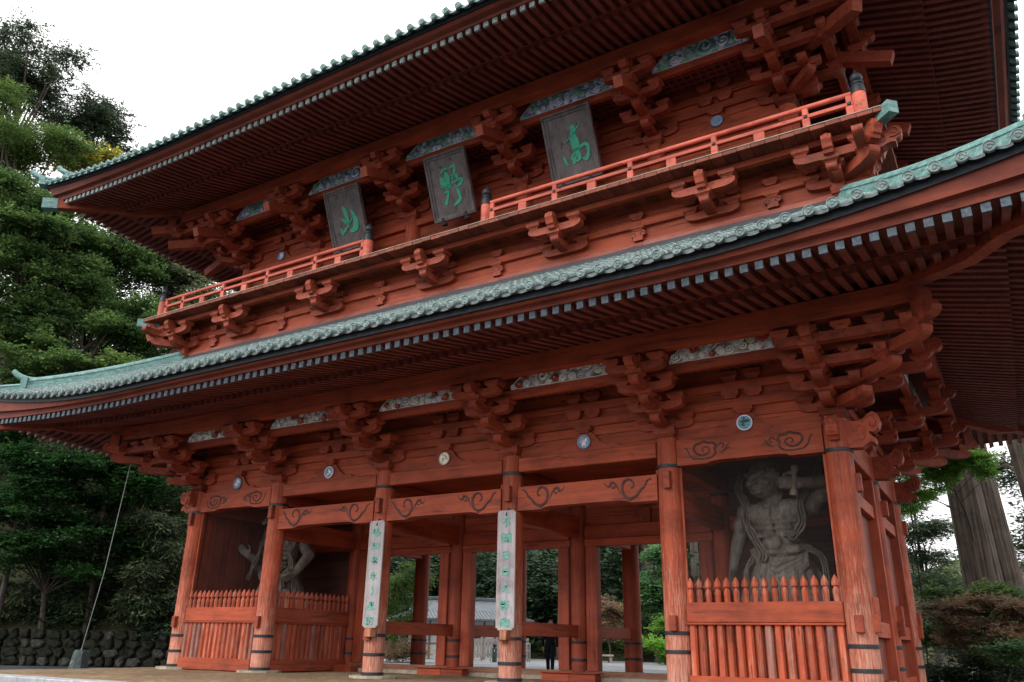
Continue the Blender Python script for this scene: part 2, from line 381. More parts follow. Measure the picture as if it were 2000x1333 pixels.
# ------------------------------------------------------------------ the gate
gate = thing('temple_gate', 'two-storey vermilion wooden temple gate with green copper tiled roofs and bracketed eaves', 'gate')
FX = [-10.7, -6.75, -2.25, 2.25, 6.75, 10.7]
DM, DR = 3.96, 7.92

def masu(w, h, d=None):
    """bearing block: square top, concave tapered foot; local origin bottom centre"""
    d = d or w; m = M(); z = [0, h*.18, h*.42, h*.46, h]; k = [.62, .68, .92, 1, 1]; vs = []
    for zz, kk in zip(z, k):
        for a, b in ((-1,-1),(1,-1),(1,1),(-1,1)): vs.append((a*w/2*kk, b*d/2*kk, zz))
    fs = [(3,2,1,0), (16,17,18,19)]
    for i in range(4):
        for j in range(4): fs.append((i*4+j, i*4+(j+1)%4, i*4+4+(j+1)%4, i*4+4+j))
    return m.add(vs, fs)
def arm_prof(a, b, z0, z1, ra=True, rb=True):
    """side profile of a bracket arm with rounded lower ends"""
    h = z1-z0; R = h*1.5; top = [(b, z1), (a, z1)]; left = []; right = []
    for i in range(6):
        t = i/5*PI/2
        left.append((a+R*(1-math.cos(t)) if ra else a, z1-h*.38-(h*.62)*math.sin(t) if ra else (z1 if i == 0 else z0)))
        right.append((b-R*(1-math.cos(t)) if rb else b, z1-h*.38-(h*.62)*math.sin(t) if rb else (z1 if i == 0 else z0)))
    if not ra: left = [(a, z0)]
    if not rb: right = [(b, z0)]
    return top + left + right[::-1]
def arm_u(a, b, v, z0, z1, w=.23, ra=True, rb=True):      # along the wall, local x; v = outward distance
    return M().prism(arm_prof(a, b, z0, z1, ra, rb), (0,-v,0), (1,0,0), (0,0,1), (0,1,0), -w/2, w/2)
def arm_v(a, b, u, z0, z1, w=.24, ra=False, rb=True):     # outward, local -y
    return M().prism(arm_prof(a, b, z0, z1, ra, rb), (u,0,0), (0,-1,0), (0,0,1), (1,0,0), -w/2, w/2)

BM = {}                                                  # shared meshes
def shared(key, fn, mat, smooth=False):
    if key not in BM: BM[key] = fn().data(key.split('|')[0], mat, smooth)
    return BM[key]
me_daito = lambda: shared('bracket_set|d', lambda: masu(.56, .34), RB)
me_masu = lambda: shared('bearing_block', lambda: masu(.42, .20), RB)
me_masus = lambda: shared('bearing_block|s', lambda: masu(.40, .17), RB)
ST = [0, .68, 1.32, 1.92]

def nose_m(v0, z, L=.62, h=.30, w=.17):
    """carved fist-like beam nose reaching out along -y from v0"""
    pr = [(v0,z),(v0+L*.45,z-.02),(v0+L*.6,z+.05),(v0+L*.82,z+.06),(v0+L,z+.14),(v0+L*1.02,z+.24),(v0+L*.9,z+h+.03),(v0+L*.7,z+h+.05),(v0+L*.5,z+h),(v0,z+h)]
    m = M().prism(pr, (0,0,0), (0,-1,0), (0,0,1), (1,0,0), -w/2, w/2)
    for sgn in (-1, 1):                                    # raised scroll on both cheeks
        pts = [(sgn*(w/2+.004), -(v0+L*.72+ (.13-.011*i)*math.cos(i*.7)), z+h*.62+(.11-.009*i)*math.sin(i*.7)) for i in range(11)]
        m.tube(pts, .016, 4)
    return m

def bracket(parent, loc, rz, tail=False, corner=0):
    """three-stepped bracket cluster; corner=+1/-1 when it stands at the end of the wall"""
    b = link('bracket_set', me_daito(), parent, (loc[0], loc[1], loc[2]+5.72), rz)
    z0 = -5.72
    def sub(name, key, fn, off=(0,0,0), mat=RB): link(name, shared(key, fn, mat), b, off)
    lo, hi = -.62, .62
    sub('bracket_arm', 'bracket_arm|w0', lambda: arm_u(-.72,.72,0,6.02+z0,6.21+z0))
    for u in (-.56, .56): link('bearing_block', me_masus(), b, (u, 0, 6.20+z0))
    zt = [6.02, 6.34, 6.66, 6.98]
    nst = 2 if tail else 3
    for k in range(nst):
        sub('bracket_arm', f'bracket_arm|o{k}', lambda k=k: arm_v(-.3, ST[k+1]+.20, 0, zt[k]+z0, zt[k]+.21+z0))
        link('bearing_block', me_masus(), b, (0, -ST[k+1], zt[k]+.19+z0))
    if tail:
        def tl():
            m = M(); p0 = Vector((0,-.3,7.22+z0)); p1 = Vector((0,-2.70,6.30+z0)); m.obox(p0, p1, .26, .32); return m
        sub('tail_rafter', 'tail_rafter|m', tl)
        link('bearing_block', me_masus(), b, (0, -1.92, 6.79+z0))
    for k in (1, 2, 3):
        e = .62 if k < 3 else .66
        if corner: 
            a, c = (-e, ST[k]+.34) if corner > 0 else (-ST[k]-.34, e)
        else: a, c = -e, e
        sub('bracket_arm', f'bracket_arm|c{k}{corner}', lambda k=k, a=a, c=c: arm_u(a-.08, c+.08, ST[k], zt[k]+z0, zt[k]+.20+z0))
        us = [-.56, .56, 0]
        if corner: us = [u for u in us if u*corner <= 0] + [corner*ST[j] for j in range(1, k)] + [corner*ST[k]]
        for u in us: link('bearing_block', me_masus(), b, (u, -ST[k], zt[k]+.19+z0))
    sub('bracket_nose', f'bracket_nose|n', lambda: nose_m(1.92, 7.0+z0, .46, .30, .22))
    return b
def corner_diag(parent, loc, rz, tail=False):
    """diagonal arms of a corner cluster, local -y is the diagonal outwards"""
    b = link('corner_bracket', shared('corner_bracket|d', lambda: arm_v(0, 1.25, 0, 6.02-5.72, 6.24-5.72, .24), RB), parent, (loc[0], loc[1], loc[2]+5.72), rz)
    z0 = -5.72
    for k, (L, zz) in enumerate(((2.25,6.34),(3.2,6.66))):
        if tail:
            def tl(k=k):
                m = M(); a, c = ((.6,7.05),(3.15,6.46)) if k == 0 else ((.8,7.7),(3.85,7.0)); m.obox((0,-a[0],a[1]+z0), (0,-c[0],c[1]+z0), .28, .34); return m
            link('tail_rafter', shared(f'tail_rafter|c{k}', tl, RB), b)
        else:
            link('bracket_arm', shared(f'bracket_arm|dg{k}', lambda L=L, zz=zz: arm_v(0, L, 0, zz+z0, zz+.23+z0, .24), RB), b)
        link('bearing_block', me_masu(), b, (0, -L+.28, zz+.21+z0))
    link('bracket_nose', shared('bracket_nose|dg', lambda: nose_m(2.75, 6.95+z0, .75, .34, .24), RB), b)
    link('bracket_post', shared('bracket_post|dg', lambda: M().add(masu(.38,.22).v, masu(.38,.22).f).cbox(-.15,.15,-.15,.15,.2,.66,.02), RB), b, (0,-3.15,7.0+z0))
    return b

# --- columns
def col_mesh(r, z0, z1):
    prof = [(r*.99, z0), (r, z0+.5), (r, z0+(z1-z0)*.6), (r*.965, z1-.15), (r*.9, z1)]
    return M().lathe(prof, (0,0,0), 28)
def ring_mesh(r, h=.085):
    m = M().lathe([(r*.98,0),(r+.018,.004),(r+.02,h/2),(r+.018,h-.004),(r*.98,h)], (0,0,0), 28)
    for k in range(14):
        t = 2*PI*k/14; m.ball(((r+.02)*math.cos(t), (r+.02)*math.sin(t), h/2), .009, .009, .009, 5, 4)
    return m
me_col = col_mesh(.295, 0.0, 5.72).data('column', RZ, True)
me_col2 = col_mesh(.255, 0.0, 5.72).data('column', RZ2, True); me_col3 = col_mesh(.295, 0.0, 5.72).data('column', RZ2, True)
me_ring = ring_mesh(.295).data('iron_band', IRON, True); me_ring2 = ring_mesh(.256).data('iron_band', IRON, True)
RT = {0:5.03, 1:5.03, 2:5.25, 3:5.25, 4:5.03, 5:5.03}
low = {0:(.98,.50), 1:(1.00,.55), 2:(1.07,.56), 3:(1.03,.44), 4:(1.20,.80), 5:(.98,.52)}
def wedge(w, d, h, c=.015): return M().cbox(-w/2, w/2, -d/2, d/2, 0, h, c)
for i, x in enumerate(FX):
    for j in range(3):
        if j == 1 and i in (0, 5): pass
        c = link('column', (me_col if i < 5 or j == 0 else me_col) if j == 0 or i == 5 and j == 2 else (me_col3 if j == 2 else me_col2), gate, (x, j*DM, .06))
        rg = me_ring if j != 1 else me_ring2
        zs = [RT[i]-.06 if j != 1 else 4.9] + [l-.06 for l in low[i if j == 0 else 0]] + [0.0]
        for z in zs: link('iron_band', rg, c, (0,0,z))
        if j != 1:
            bs = M(); n = 9
            pr = [((.62+.08*random.random())*math.cos(2*PI*k/n+.3), (.62+.08*random.random())*math.sin(2*PI*k/n+.3)) for k in range(n)]
            bs.prism(pr, (0,0,0), (1,0,0), (0,1,0), (0,0,1), -.25, .058)
            obj('base_stone', bs, STONE, gate, loc=(x, j*DM, 0))
        # wedges driven beside the tie ends
        if j == 0:
            for (dx, z, h) in ((.05, 4.45 if i in (2,3,4) else 4.55, .42), (.03, 1.22, .34)):
                if (i == 5 and z > 3) or (i in (2, 3) and z < 3): continue
                link('wedge_block', shared(f'wedge_block|{h}', lambda h=h: wedge(.17, .20, h), RB), c, (dx, -.31, z))
            if i in (1,2,3,4): pass
        if i == 5 :
            for (z, h) in ((4.1,.4), (1.22,.34), (1.5,.42)):
                link('wedge_block', shared(f'wedge_block|{h}', lambda h=h: wedge(.17, .20, h), RB), c, (.30, -.02 if z < 1.4 else .06, z))
        if i == 0 and j == 0:
            for (z, h) in ((4.3,.42), (1.18,.42)): link('wedge_block', shared(f'wedge_block|{h}', lambda h=h: wedge(.17, .20, h), RB), c, (-.29, -.02, z))

# --- scroll carvings on beams (raised dark tubes on the face)
def scroll(face_y, cx, cz, sc, flip=1, kind='hook', mat=INK, parent=None):
    m = M()
    def T(pts, r0, r1):
        P = spline(pts, 5); n = len(P)
        m.tube([(cx+flip*p[0]*sc, face_y, cz+p[1]*sc) for p in P], [ (r0+(r1-r0)*abs(2*k/(n-1)-1)**1.5)*sc*1.45 for k in range(n)], 6, True, 1.0)
    if kind == 'hook':     # open hook with rising tail, and a leafy wisp
        T([(-1.15,.50),(-.95,.42),(-.78,.12),(-.62,.02),(-.35,-.28),(-.02,-.40),(.26,-.26),(.40,.06),(.32,.42),(.04,.56),(-.18,.42),(-.20,.18),(-.06,.12)], .055, .03)
        T([(.50,-.18),(.62,.16),(.82,.42),(1.0,.45),(1.06,.30),(1.2,.30),(1.42,.5)], .055, .012)
        T([(.74,.30),(.86,.20),(.98,.22)], .04, .015)
        T([(-.12,-.43),(.0,-.52),(.14,-.52)], .025, .012)
    else:                  # closed cloud scroll
        T([(-1.25,.25),(-1.1,.18),(-.95,-.22),(-.72,-.44),(-.40,-.50),(0,-.52),(.44,-.44),(.66,-.2),(.60,.06),(.70,.2),(.54,.40),(.24,.42),(.02,.52),(-.3,.42),(-.56,.36),(-.66,.1),(-.52,-.14),(-.2,-.3),(.12,-.24),(.30,-.02),(.16,.18),(-.08,.16),(-.14,.0),(-.02,-.06)], .055, .03)
        T([(.72,.0),(.86,.2),(1.0,.32),(1.16,.22),(1.12,.06),(1.0,.05)], .045, .02)
        T([(.86,-.12),(1.04,-.2),(1.26,-.06),(1.36,.16),(1.56,.26)], .045, .012)
        T([(1.22,.02),(1.4,-.02),(1.56,.08)], .035, .012)
    obj('beam_carving', m, mat, parent)
def beam_front(x0, x1, y0, y1, z0, z1, step=0, sl=.75):
    """beam whose underside is relieved between its ends"""
    if not step: return M().cbox(x0, x1, y0, y1, z0, z1, .02)
    pr = [(x0,z0),(x0+sl,z0),(x0+sl+.06,z0+step*.6),(x0+sl+.25,z0+step),(x1-sl-.25,z0+step),(x1-sl-.06,z0+step*.6),(x1-sl,z0),(x1,z0),(x1,z1),(x0,z1)]
    return M().prism(pr, (0,0,0), (1,0,0), (0,0,1), (0,1,0), y0, y1)
for b in range(5):
    x0, x1 = FX[b]+.27, FX[b+1]-.27
    end = b in (0, 4)
    o = obj('tie_beam', beam_front(x0, x1, -.17, .17, 5.06 if end else 5.32, 5.70, .06 if end else 0), RX, gate)
    if end:
        scroll(-.165, x0+.70, 5.38, .40, 1, 'cloud', INK, o); scroll(-.165, x1-.70, 5.38, .40, -1, 'cloud', INK, o)
    else:
        o = obj('rainbow_beam', beam_front(x0, x1, -.19, .19, 4.27, 4.90, .07), RX, gate)
        scroll(-.185, x0+.72, 4.56, .50, 1, 'hook', INK, o); scroll(-.185, x1-.72, 4.56, .50, -1, 'hook', INK, o)
        for x in (x0, x1): obj('wedge_block', M().box(x-.04, x+.04, -.12, .12, 4.902, 5.02), RB, o)
    # rear row and middle row beams
    obj('tie_beam', M().cbox(x0, x1, DR-.15, DR+.15, 5.30, 5.68, .02), RX, gate)
    obj('tie_beam', M().cbox(x0, x1, DM-.16, DM+.16, 3.99, 4.38, .02), RX, gate)
    if not end:
        obj('lintel', M().cbox(x0-.02, x1+.02, DM-.12, DM+.12, 3.76, 3.985, .015), RX, gate)
        obj('threshold_beam', M().cbox(x0-.1, x1+.1, DM-.14, DM+.14, .06, .25, .03), THR, gate)
        obj('threshold_step', M().cbox(x0-.2, x1+.2, DM-.42, DM-.145, -.1, .10, .03), STONE, gate)
        for xx in (x0+.20, x1-.20): obj('door_jamb', M().cbox(xx-.18, xx+.18, DM-.15, DM+.15, .25, 3.76, .015), RZ2, gate)
        for k in range(5): obj('wall_board', M().cbox(x0, x1, DM-.05, DM+.05, 4.385+k*.26, 4.385+k*.26+.252, .008), RX, gate)
        obj('strut', M().cbox((x0+x1)/2-.18, (x0+x1)/2+.18, DM-.14, DM+.14, 4.38, 4.85, .02), RB, gate)
    else:
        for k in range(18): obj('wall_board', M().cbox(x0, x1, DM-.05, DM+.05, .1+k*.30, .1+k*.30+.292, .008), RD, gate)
    # ceiling of the lower storey
    if b == 0 or True:
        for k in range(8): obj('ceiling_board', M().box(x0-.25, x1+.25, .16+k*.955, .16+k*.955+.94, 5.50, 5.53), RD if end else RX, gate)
for i in range(6):
    x = FX[i]
    if 1 <= i <= 4:
        obj('cross_beam', M().cbox(x-.16, x+.16, .28, DM-.24, 4.02, 4.62, .02), RY, gate)
        obj('cross_beam', M().cbox(x-.16, x+.16, DM+.24, DR-.28, 4.05, 4.62, .02), RY, gate)
        obj('cross_beam', M().cbox(x-.14, x+.14, .28, DR-.28, 5.10, 5.48, .02), RY, gate)
        if i in (2, 3):
            obj('passage_rail', M().cbox(x-.07, x+.07, .28, DM-.02, 1.15, 1.50, .015), RY, gate)
            obj('passage_rail', M().cbox(x-.07, x+.07, DM+.26, DR+.02, 1.15, 1.50, .015), RY, gate)
            obj('base_box', M().cbox(x-.86, x+.04, DM-.80, DM-.43, -.05, .19, .015), RX, gate)
            obj('base_box', M().cbox(x+.045, x+.86, DM-.80, DM-.43, -.05, .19, .015), RX, gate)
            obj('base_plate', M().cbox(x-.94, x+.94, DM-.86, DM-.36, .192, .225, .01), RB, gate)
            obj('batten', M().box(x-.10, x+.12, -.40, -.31, .98, 1.24), RB, gate)
obj('base_box', M().cbox(-6.75, -5.9, DM-.80, DM-.3, -.05, .19, .015), RX, gate)
obj('base_box', M().cbox(5.9, 6.75, DM-.80, DM-.3, -.05, .19, .015), RX, gate)

# --- side walls of the ground floor (between columns at both ends), inner bay walls
for sx in (-1, 1):
    X = sx*10.7
    for j in range(2):
        y0, y1 = j*DM+.29, (j+1)*DM-.27
        obj('tie_beam', M().cbox(X-.17, X+.17, y0, y1, 5.06, 5.70, .02), RY, gate)
        n = 9; w = (y1-y0)/n
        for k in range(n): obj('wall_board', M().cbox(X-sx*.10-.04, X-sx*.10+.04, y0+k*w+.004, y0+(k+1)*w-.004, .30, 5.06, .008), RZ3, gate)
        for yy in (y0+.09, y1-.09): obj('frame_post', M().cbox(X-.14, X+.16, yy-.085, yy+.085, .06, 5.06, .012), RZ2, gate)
        for (za, zb) in ((1.22, 1.56), (4.05, 4.36), (.06, .30)): obj('nuki_rail', M().cbox(X-.10, X+.10, y0, y1, za, zb, .012), RY, gate)
for x in (6.75, -6.75):
    obj('net_frame', M().cbox(x-.06, x+.06, .28, .36, 1.9, 4.02, .01), RZ, gate)
for x in (FX[0]+.30, FX[1]-.30, FX[4]+.30, FX[5]-.30):
    obj('net_frame', M().cbox(x-.035, x+.035, -.07, .0, 1.9, 5.07, .008), RZ, gate)
# honeycomb wire netting over the right statue bay
def netting(x0, x1, y, z0, z1, a=.030, w=.0022):
    m = M(); V = []; F = []; dx = a*math.sqrt(3); dz = a*1.5; r = 0; z = z0
    def seg(p, q):
        n = len(V); d = np.array([q[0]-p[0], q[1]-p[1]]); d = d/np.linalg.norm(d); o = np.array([-d[1], d[0]])*w/2
        for pt in (p, q):
            V.append((pt[0]+o[0], y-w/2, pt[1]+o[1])); V.append((pt[0]-o[0], y-w/2, pt[1]-o[1])); V.append((pt[0], y+w/2, pt[1]))
        F.extend([(n,n+1,n+4,n+3), (n+1,n+2,n+5,n+4), (n+2,n,n+3,n+5)])
    while z < z1-dz:
        x = x0 + (dx/2 if r % 2 else 0)
        while x < x1-dx:
            t = (x, z+a); l = (x-dx/2 if x-dx/2 >= x0 else x, z+a/2); rr = (x+dx/2, z+a/2)
            seg((x, z+a), (x+dx/2, z+a*1.5)); seg((x+dx/2, z+a*1.5), (x+dx, z+a)); seg((x, z), (x, z+a)); x += dx
        z += dz; r += 1
    m.v = V; m.f = F; return m
obj('wire_netting', netting(7.12, 10.36, -.03, 1.93, 5.10,   .034, .0020), NET, gate, kind='stuff')
obj('wire_netting', netting(-10.36, -7.10, -.03, 1.93, 5.10, .05, .0024), DWIRE, gate, kind='stuff')

# --- carved animal-head noses at the corner columns
def elephant_nose():
    pr = [(0,0),(.55,-.02),(.68,.05),(.86,.10),(1.00,.05),(1.02,.16),(.90,.24),(.80,.26),(.84,.34),(.96,.32),(1.16,.40),(1.24,.56),(1.18,.72),(1.02,.80),(.84,.74),(.70,.66),(.5,.60),(.25,.62),(0,.60)]
    m = M().prism(pr, (0,0,0), (1,0,0), (0,0,1), (0,1,0), -.16, .16)
    for sg in (-1, 1):
        y = sg*.165
        P = spline([(.62,y,.58),(.80,y,.68),(1.0,y,.70),(1.12,y,.56),(1.02,y,.44),(.9,y,.48),(.92,y,.57)], 4); m.tube(P, .022, 5)
        P = spline([(.42,y,.36),(.50,y,.5),(.66,y,.44),(.70,y,.28),(.56,y,.16),(.44,y,.2)], 4); m.tube(P, .022, 5)
    return m
def small_el(): return elephant_nose().xform(Matrix.Diagonal((.62, .9, .55, 1)))
me_el = elephant_nose().xform(Matrix.Diagonal((.60, 1, .95, 1))).data('elephant_nose', RB)
def beast_nose():
    m = nose_m(.24, 5.28, .34, .46, .24); m.ball((0,-.52,5.66), .10, .10, .12); m.ball((0,-.50,5.45), .12, .12, .08); return m
me_be = beast_nose().data('beast_nose', RB)
for (x, rz) in ((10.7, 0), (-10.7, PI)):
    for y in (0, DR): link('elephant_nose', me_el, gate, (x+(.2 if rz == 0 else -.2), y, 5.10), rz)
    link('beast_nose', me_be, gate, (x, 0, 0))
link('elephant_nose', me_el, gate, (10.9, DM, 5.10), 0)

# --- one storey of wall brackets, friezes and purlins
def swirl_panel(x0, x1, y, z0, z1, bgmat, linemat, flowers, seed, parent, alt=None):
    """carved and painted cloud frieze: backing board, raised spiral ribs, flowers"""
    rg = random.Random(seed); L = x1-x0; h = z1-z0
    def top(x):
        t = (x-x0)/L; e = min(t, 1-t)
        return z0 + h*min(1, (e/.16)**.7*.85+.12)
    n = 28; pr = [(x0+L*i/n, z0) for i in range(n+1)] + [(x0+L*i/n, top(x0+L*i/n)-.01) for i in range(n, -1, -1)]
    p = obj('frieze_panel', M().prism(pr, (0,0,0), (1,0,0), (0,0,1), (0,1,0), y, y+.06), bgmat, parent)
    ms = [M(), M()]; placed = []
    tries = 0
    while len(placed) < 46 and tries < 2500:
        tries += 1; r = rg.choice([.23,.19,.14,.10,.07])*h/.45; x = x0+rg.uniform(.02,.98)*L; z = z0+rg.uniform(.1,.95)*h
        if z+r*.9 > top(x)+.02 or z-r < z0-.02: continue
        if any((x-a)**2+(z-b)**2 < (.92*(r+c))**2 for a, b, c in placed): continue
        placed.append((x, z, r))
    fl = [q for q in sorted(placed, key=lambda q: -q[2])[:14]]; rg.shuffle(fl); fl = fl[:flowers]
    for q in placed:
        x, z, r = q
        if q in fl:
            continue
        k = 1 if (alt and rg.random() < (.2 if linemat is WHITE else .45)) else 0
        turns = rg.choice([1.6,2.0,2.3]); sg = rg.choice([-1,1]); a0 = rg.uniform(0, 6.28); N = int(turns*11)
        pts = [(x+sg*r*(1-i/N*.9)*math.cos(a0+i/N*turns*6.28), y-.012-.02*i/N, z+r*(1-i/N*.9)*math.sin(a0+i/N*turns*6.28)) for i in range(N+1)]
        ms[k].tube(pts, r*.11+.012, 4, True)
        for rr in (1.18,):                                     # trailing arcs that tie spirals together
            b0 = a0+rg.uniform(-.4,.4); pts = [(x+sg*r*(rr+.10*i)*math.cos(b0-i*.28), y-.010, z+r*(rr+.03*i)*math.sin(b0-i*.28)) for i in range(7)]
            pts = [q2 for q2 in pts if x0+.05 < q2[0] < x1-.05 and z0 < q2[2] < top(min(max(q2[0], x0), x1))]
            if len(pts) > 2: ms[k].tube(pts, r*.10+.006, 4, True)
    m0 = ms[0]
    m0.tube([(x0+L*i/40, y-.01, z0+.018+.012*math.sin(i*1.1)) for i in range(41)], .014, 4)
    m0.tube([(x0+L*i/40, y-.01, top(x0+L*i/40)-.02) for i in range(41)], .014, 4)
    obj('cloud_carving', m0, linemat, p, kind='stuff')
    if alt and ms[1].v: obj('cloud_carving', ms[1], alt, p, kind='stuff')
    for (x, z, r) in fl:
        f = M(); f.lathe([(r*.2,.0),(r*.95,.0),(r,.02),(r*.8,.05),(r*.3,.06),(.001,.055)], (x, y-.005, z), 14, 'y')
        fo = obj('carved_flower', f, FLOWER if rg.random() < .8 else CREAM, p)
        obj('flower_heart', M().lathe([(.001,.05),(r*.25,.052),(r*.22,.075),(.001,.08)], (x, y-.005, z), 10, 'y'), CREAM, p)
        lf = M()
        for k in range(4):
            a = rg.uniform(2.6, 5.6); c = (x+r*1.15*math.cos(a), z+r*.9*math.sin(a))
            if z0 < c[1] < z1: lf.ball((c[0], y-.01, c[1]), r*.35, .015, r*.22, 8, 5)
        if lf.v: obj('carved_leaf', lf, PGREEN, p)

def roundel(x, y, z, r, rim, body, marks, seed, parent):
    rg = random.Random(seed)
    p = obj('roundel', M().lathe([(.001,-.02),(r*.92,-.02),(r*.92,.03),(.001,.03)], (x,y,z), 24, 'y'), body, parent, True)
    pts = [(x+r*math.cos(2*PI*i/24), y-.03, z+r*math.sin(2*PI*i/24)) for i in range(25)]
    obj('roundel_rim', M().tube(pts, .018, 5), rim, p)
    m = M()
    for k in range(9):
        a = rg.uniform(0, 6.28); d = rg.uniform(.1, .62)*r; c = (x+d*math.cos(a), z+d*math.sin(a)); q = rg.uniform(.12,.26)*r
        pts = [(c[0]+q*(1-i/9)*math.cos(a+i*.75), y-.034, c[1]+q*(1-i/9)*math.sin(a+i*.75)) for i in range(9)]
        m.tube(pts, [.016*(1-i/12) for i in range(9)], 4)
    m.ball((x-.2*r, y-.03, z-.3*r), r*.22, .02, r*.16, 8, 5); m.ball((x+.3*r, y-.03, z+.2*r), r*.2, .02, r*.24, 8, 5)
    obj('roundel_motif', m, marks, p)

def kaerumata(cx, y, zb, zt, half, parent, plain=False):
    h = zt-zb
    R = [(.0,h),(.16,h),(.22,h*.86),(.30,h*.62),(.36,h*.46),(.46,h*.30),(.56,h*.20),(.62,h*.30),(.72,h*.22),(.80,h*.08),(.9,h*.10),(1.0,0)]
    pr = [(cx+a*half, zb+b) for a, b in R] + [(cx-a*half, zb+b) for a, b in R[::-1][:-1]]
    pr = [(cx-half, zb)] + [p for p in pr]
    pts = [(cx+a*half, zb+b) for a, b in R[::-1]] + [(cx-a*half, zb+b) for a, b in R[1:]]
    return obj('frog_leg_strut', M().prism(pts, (0,0,0), (1,0,0), (0,0,1), (0,1,0), y-.07, y+.02), RB, parent)

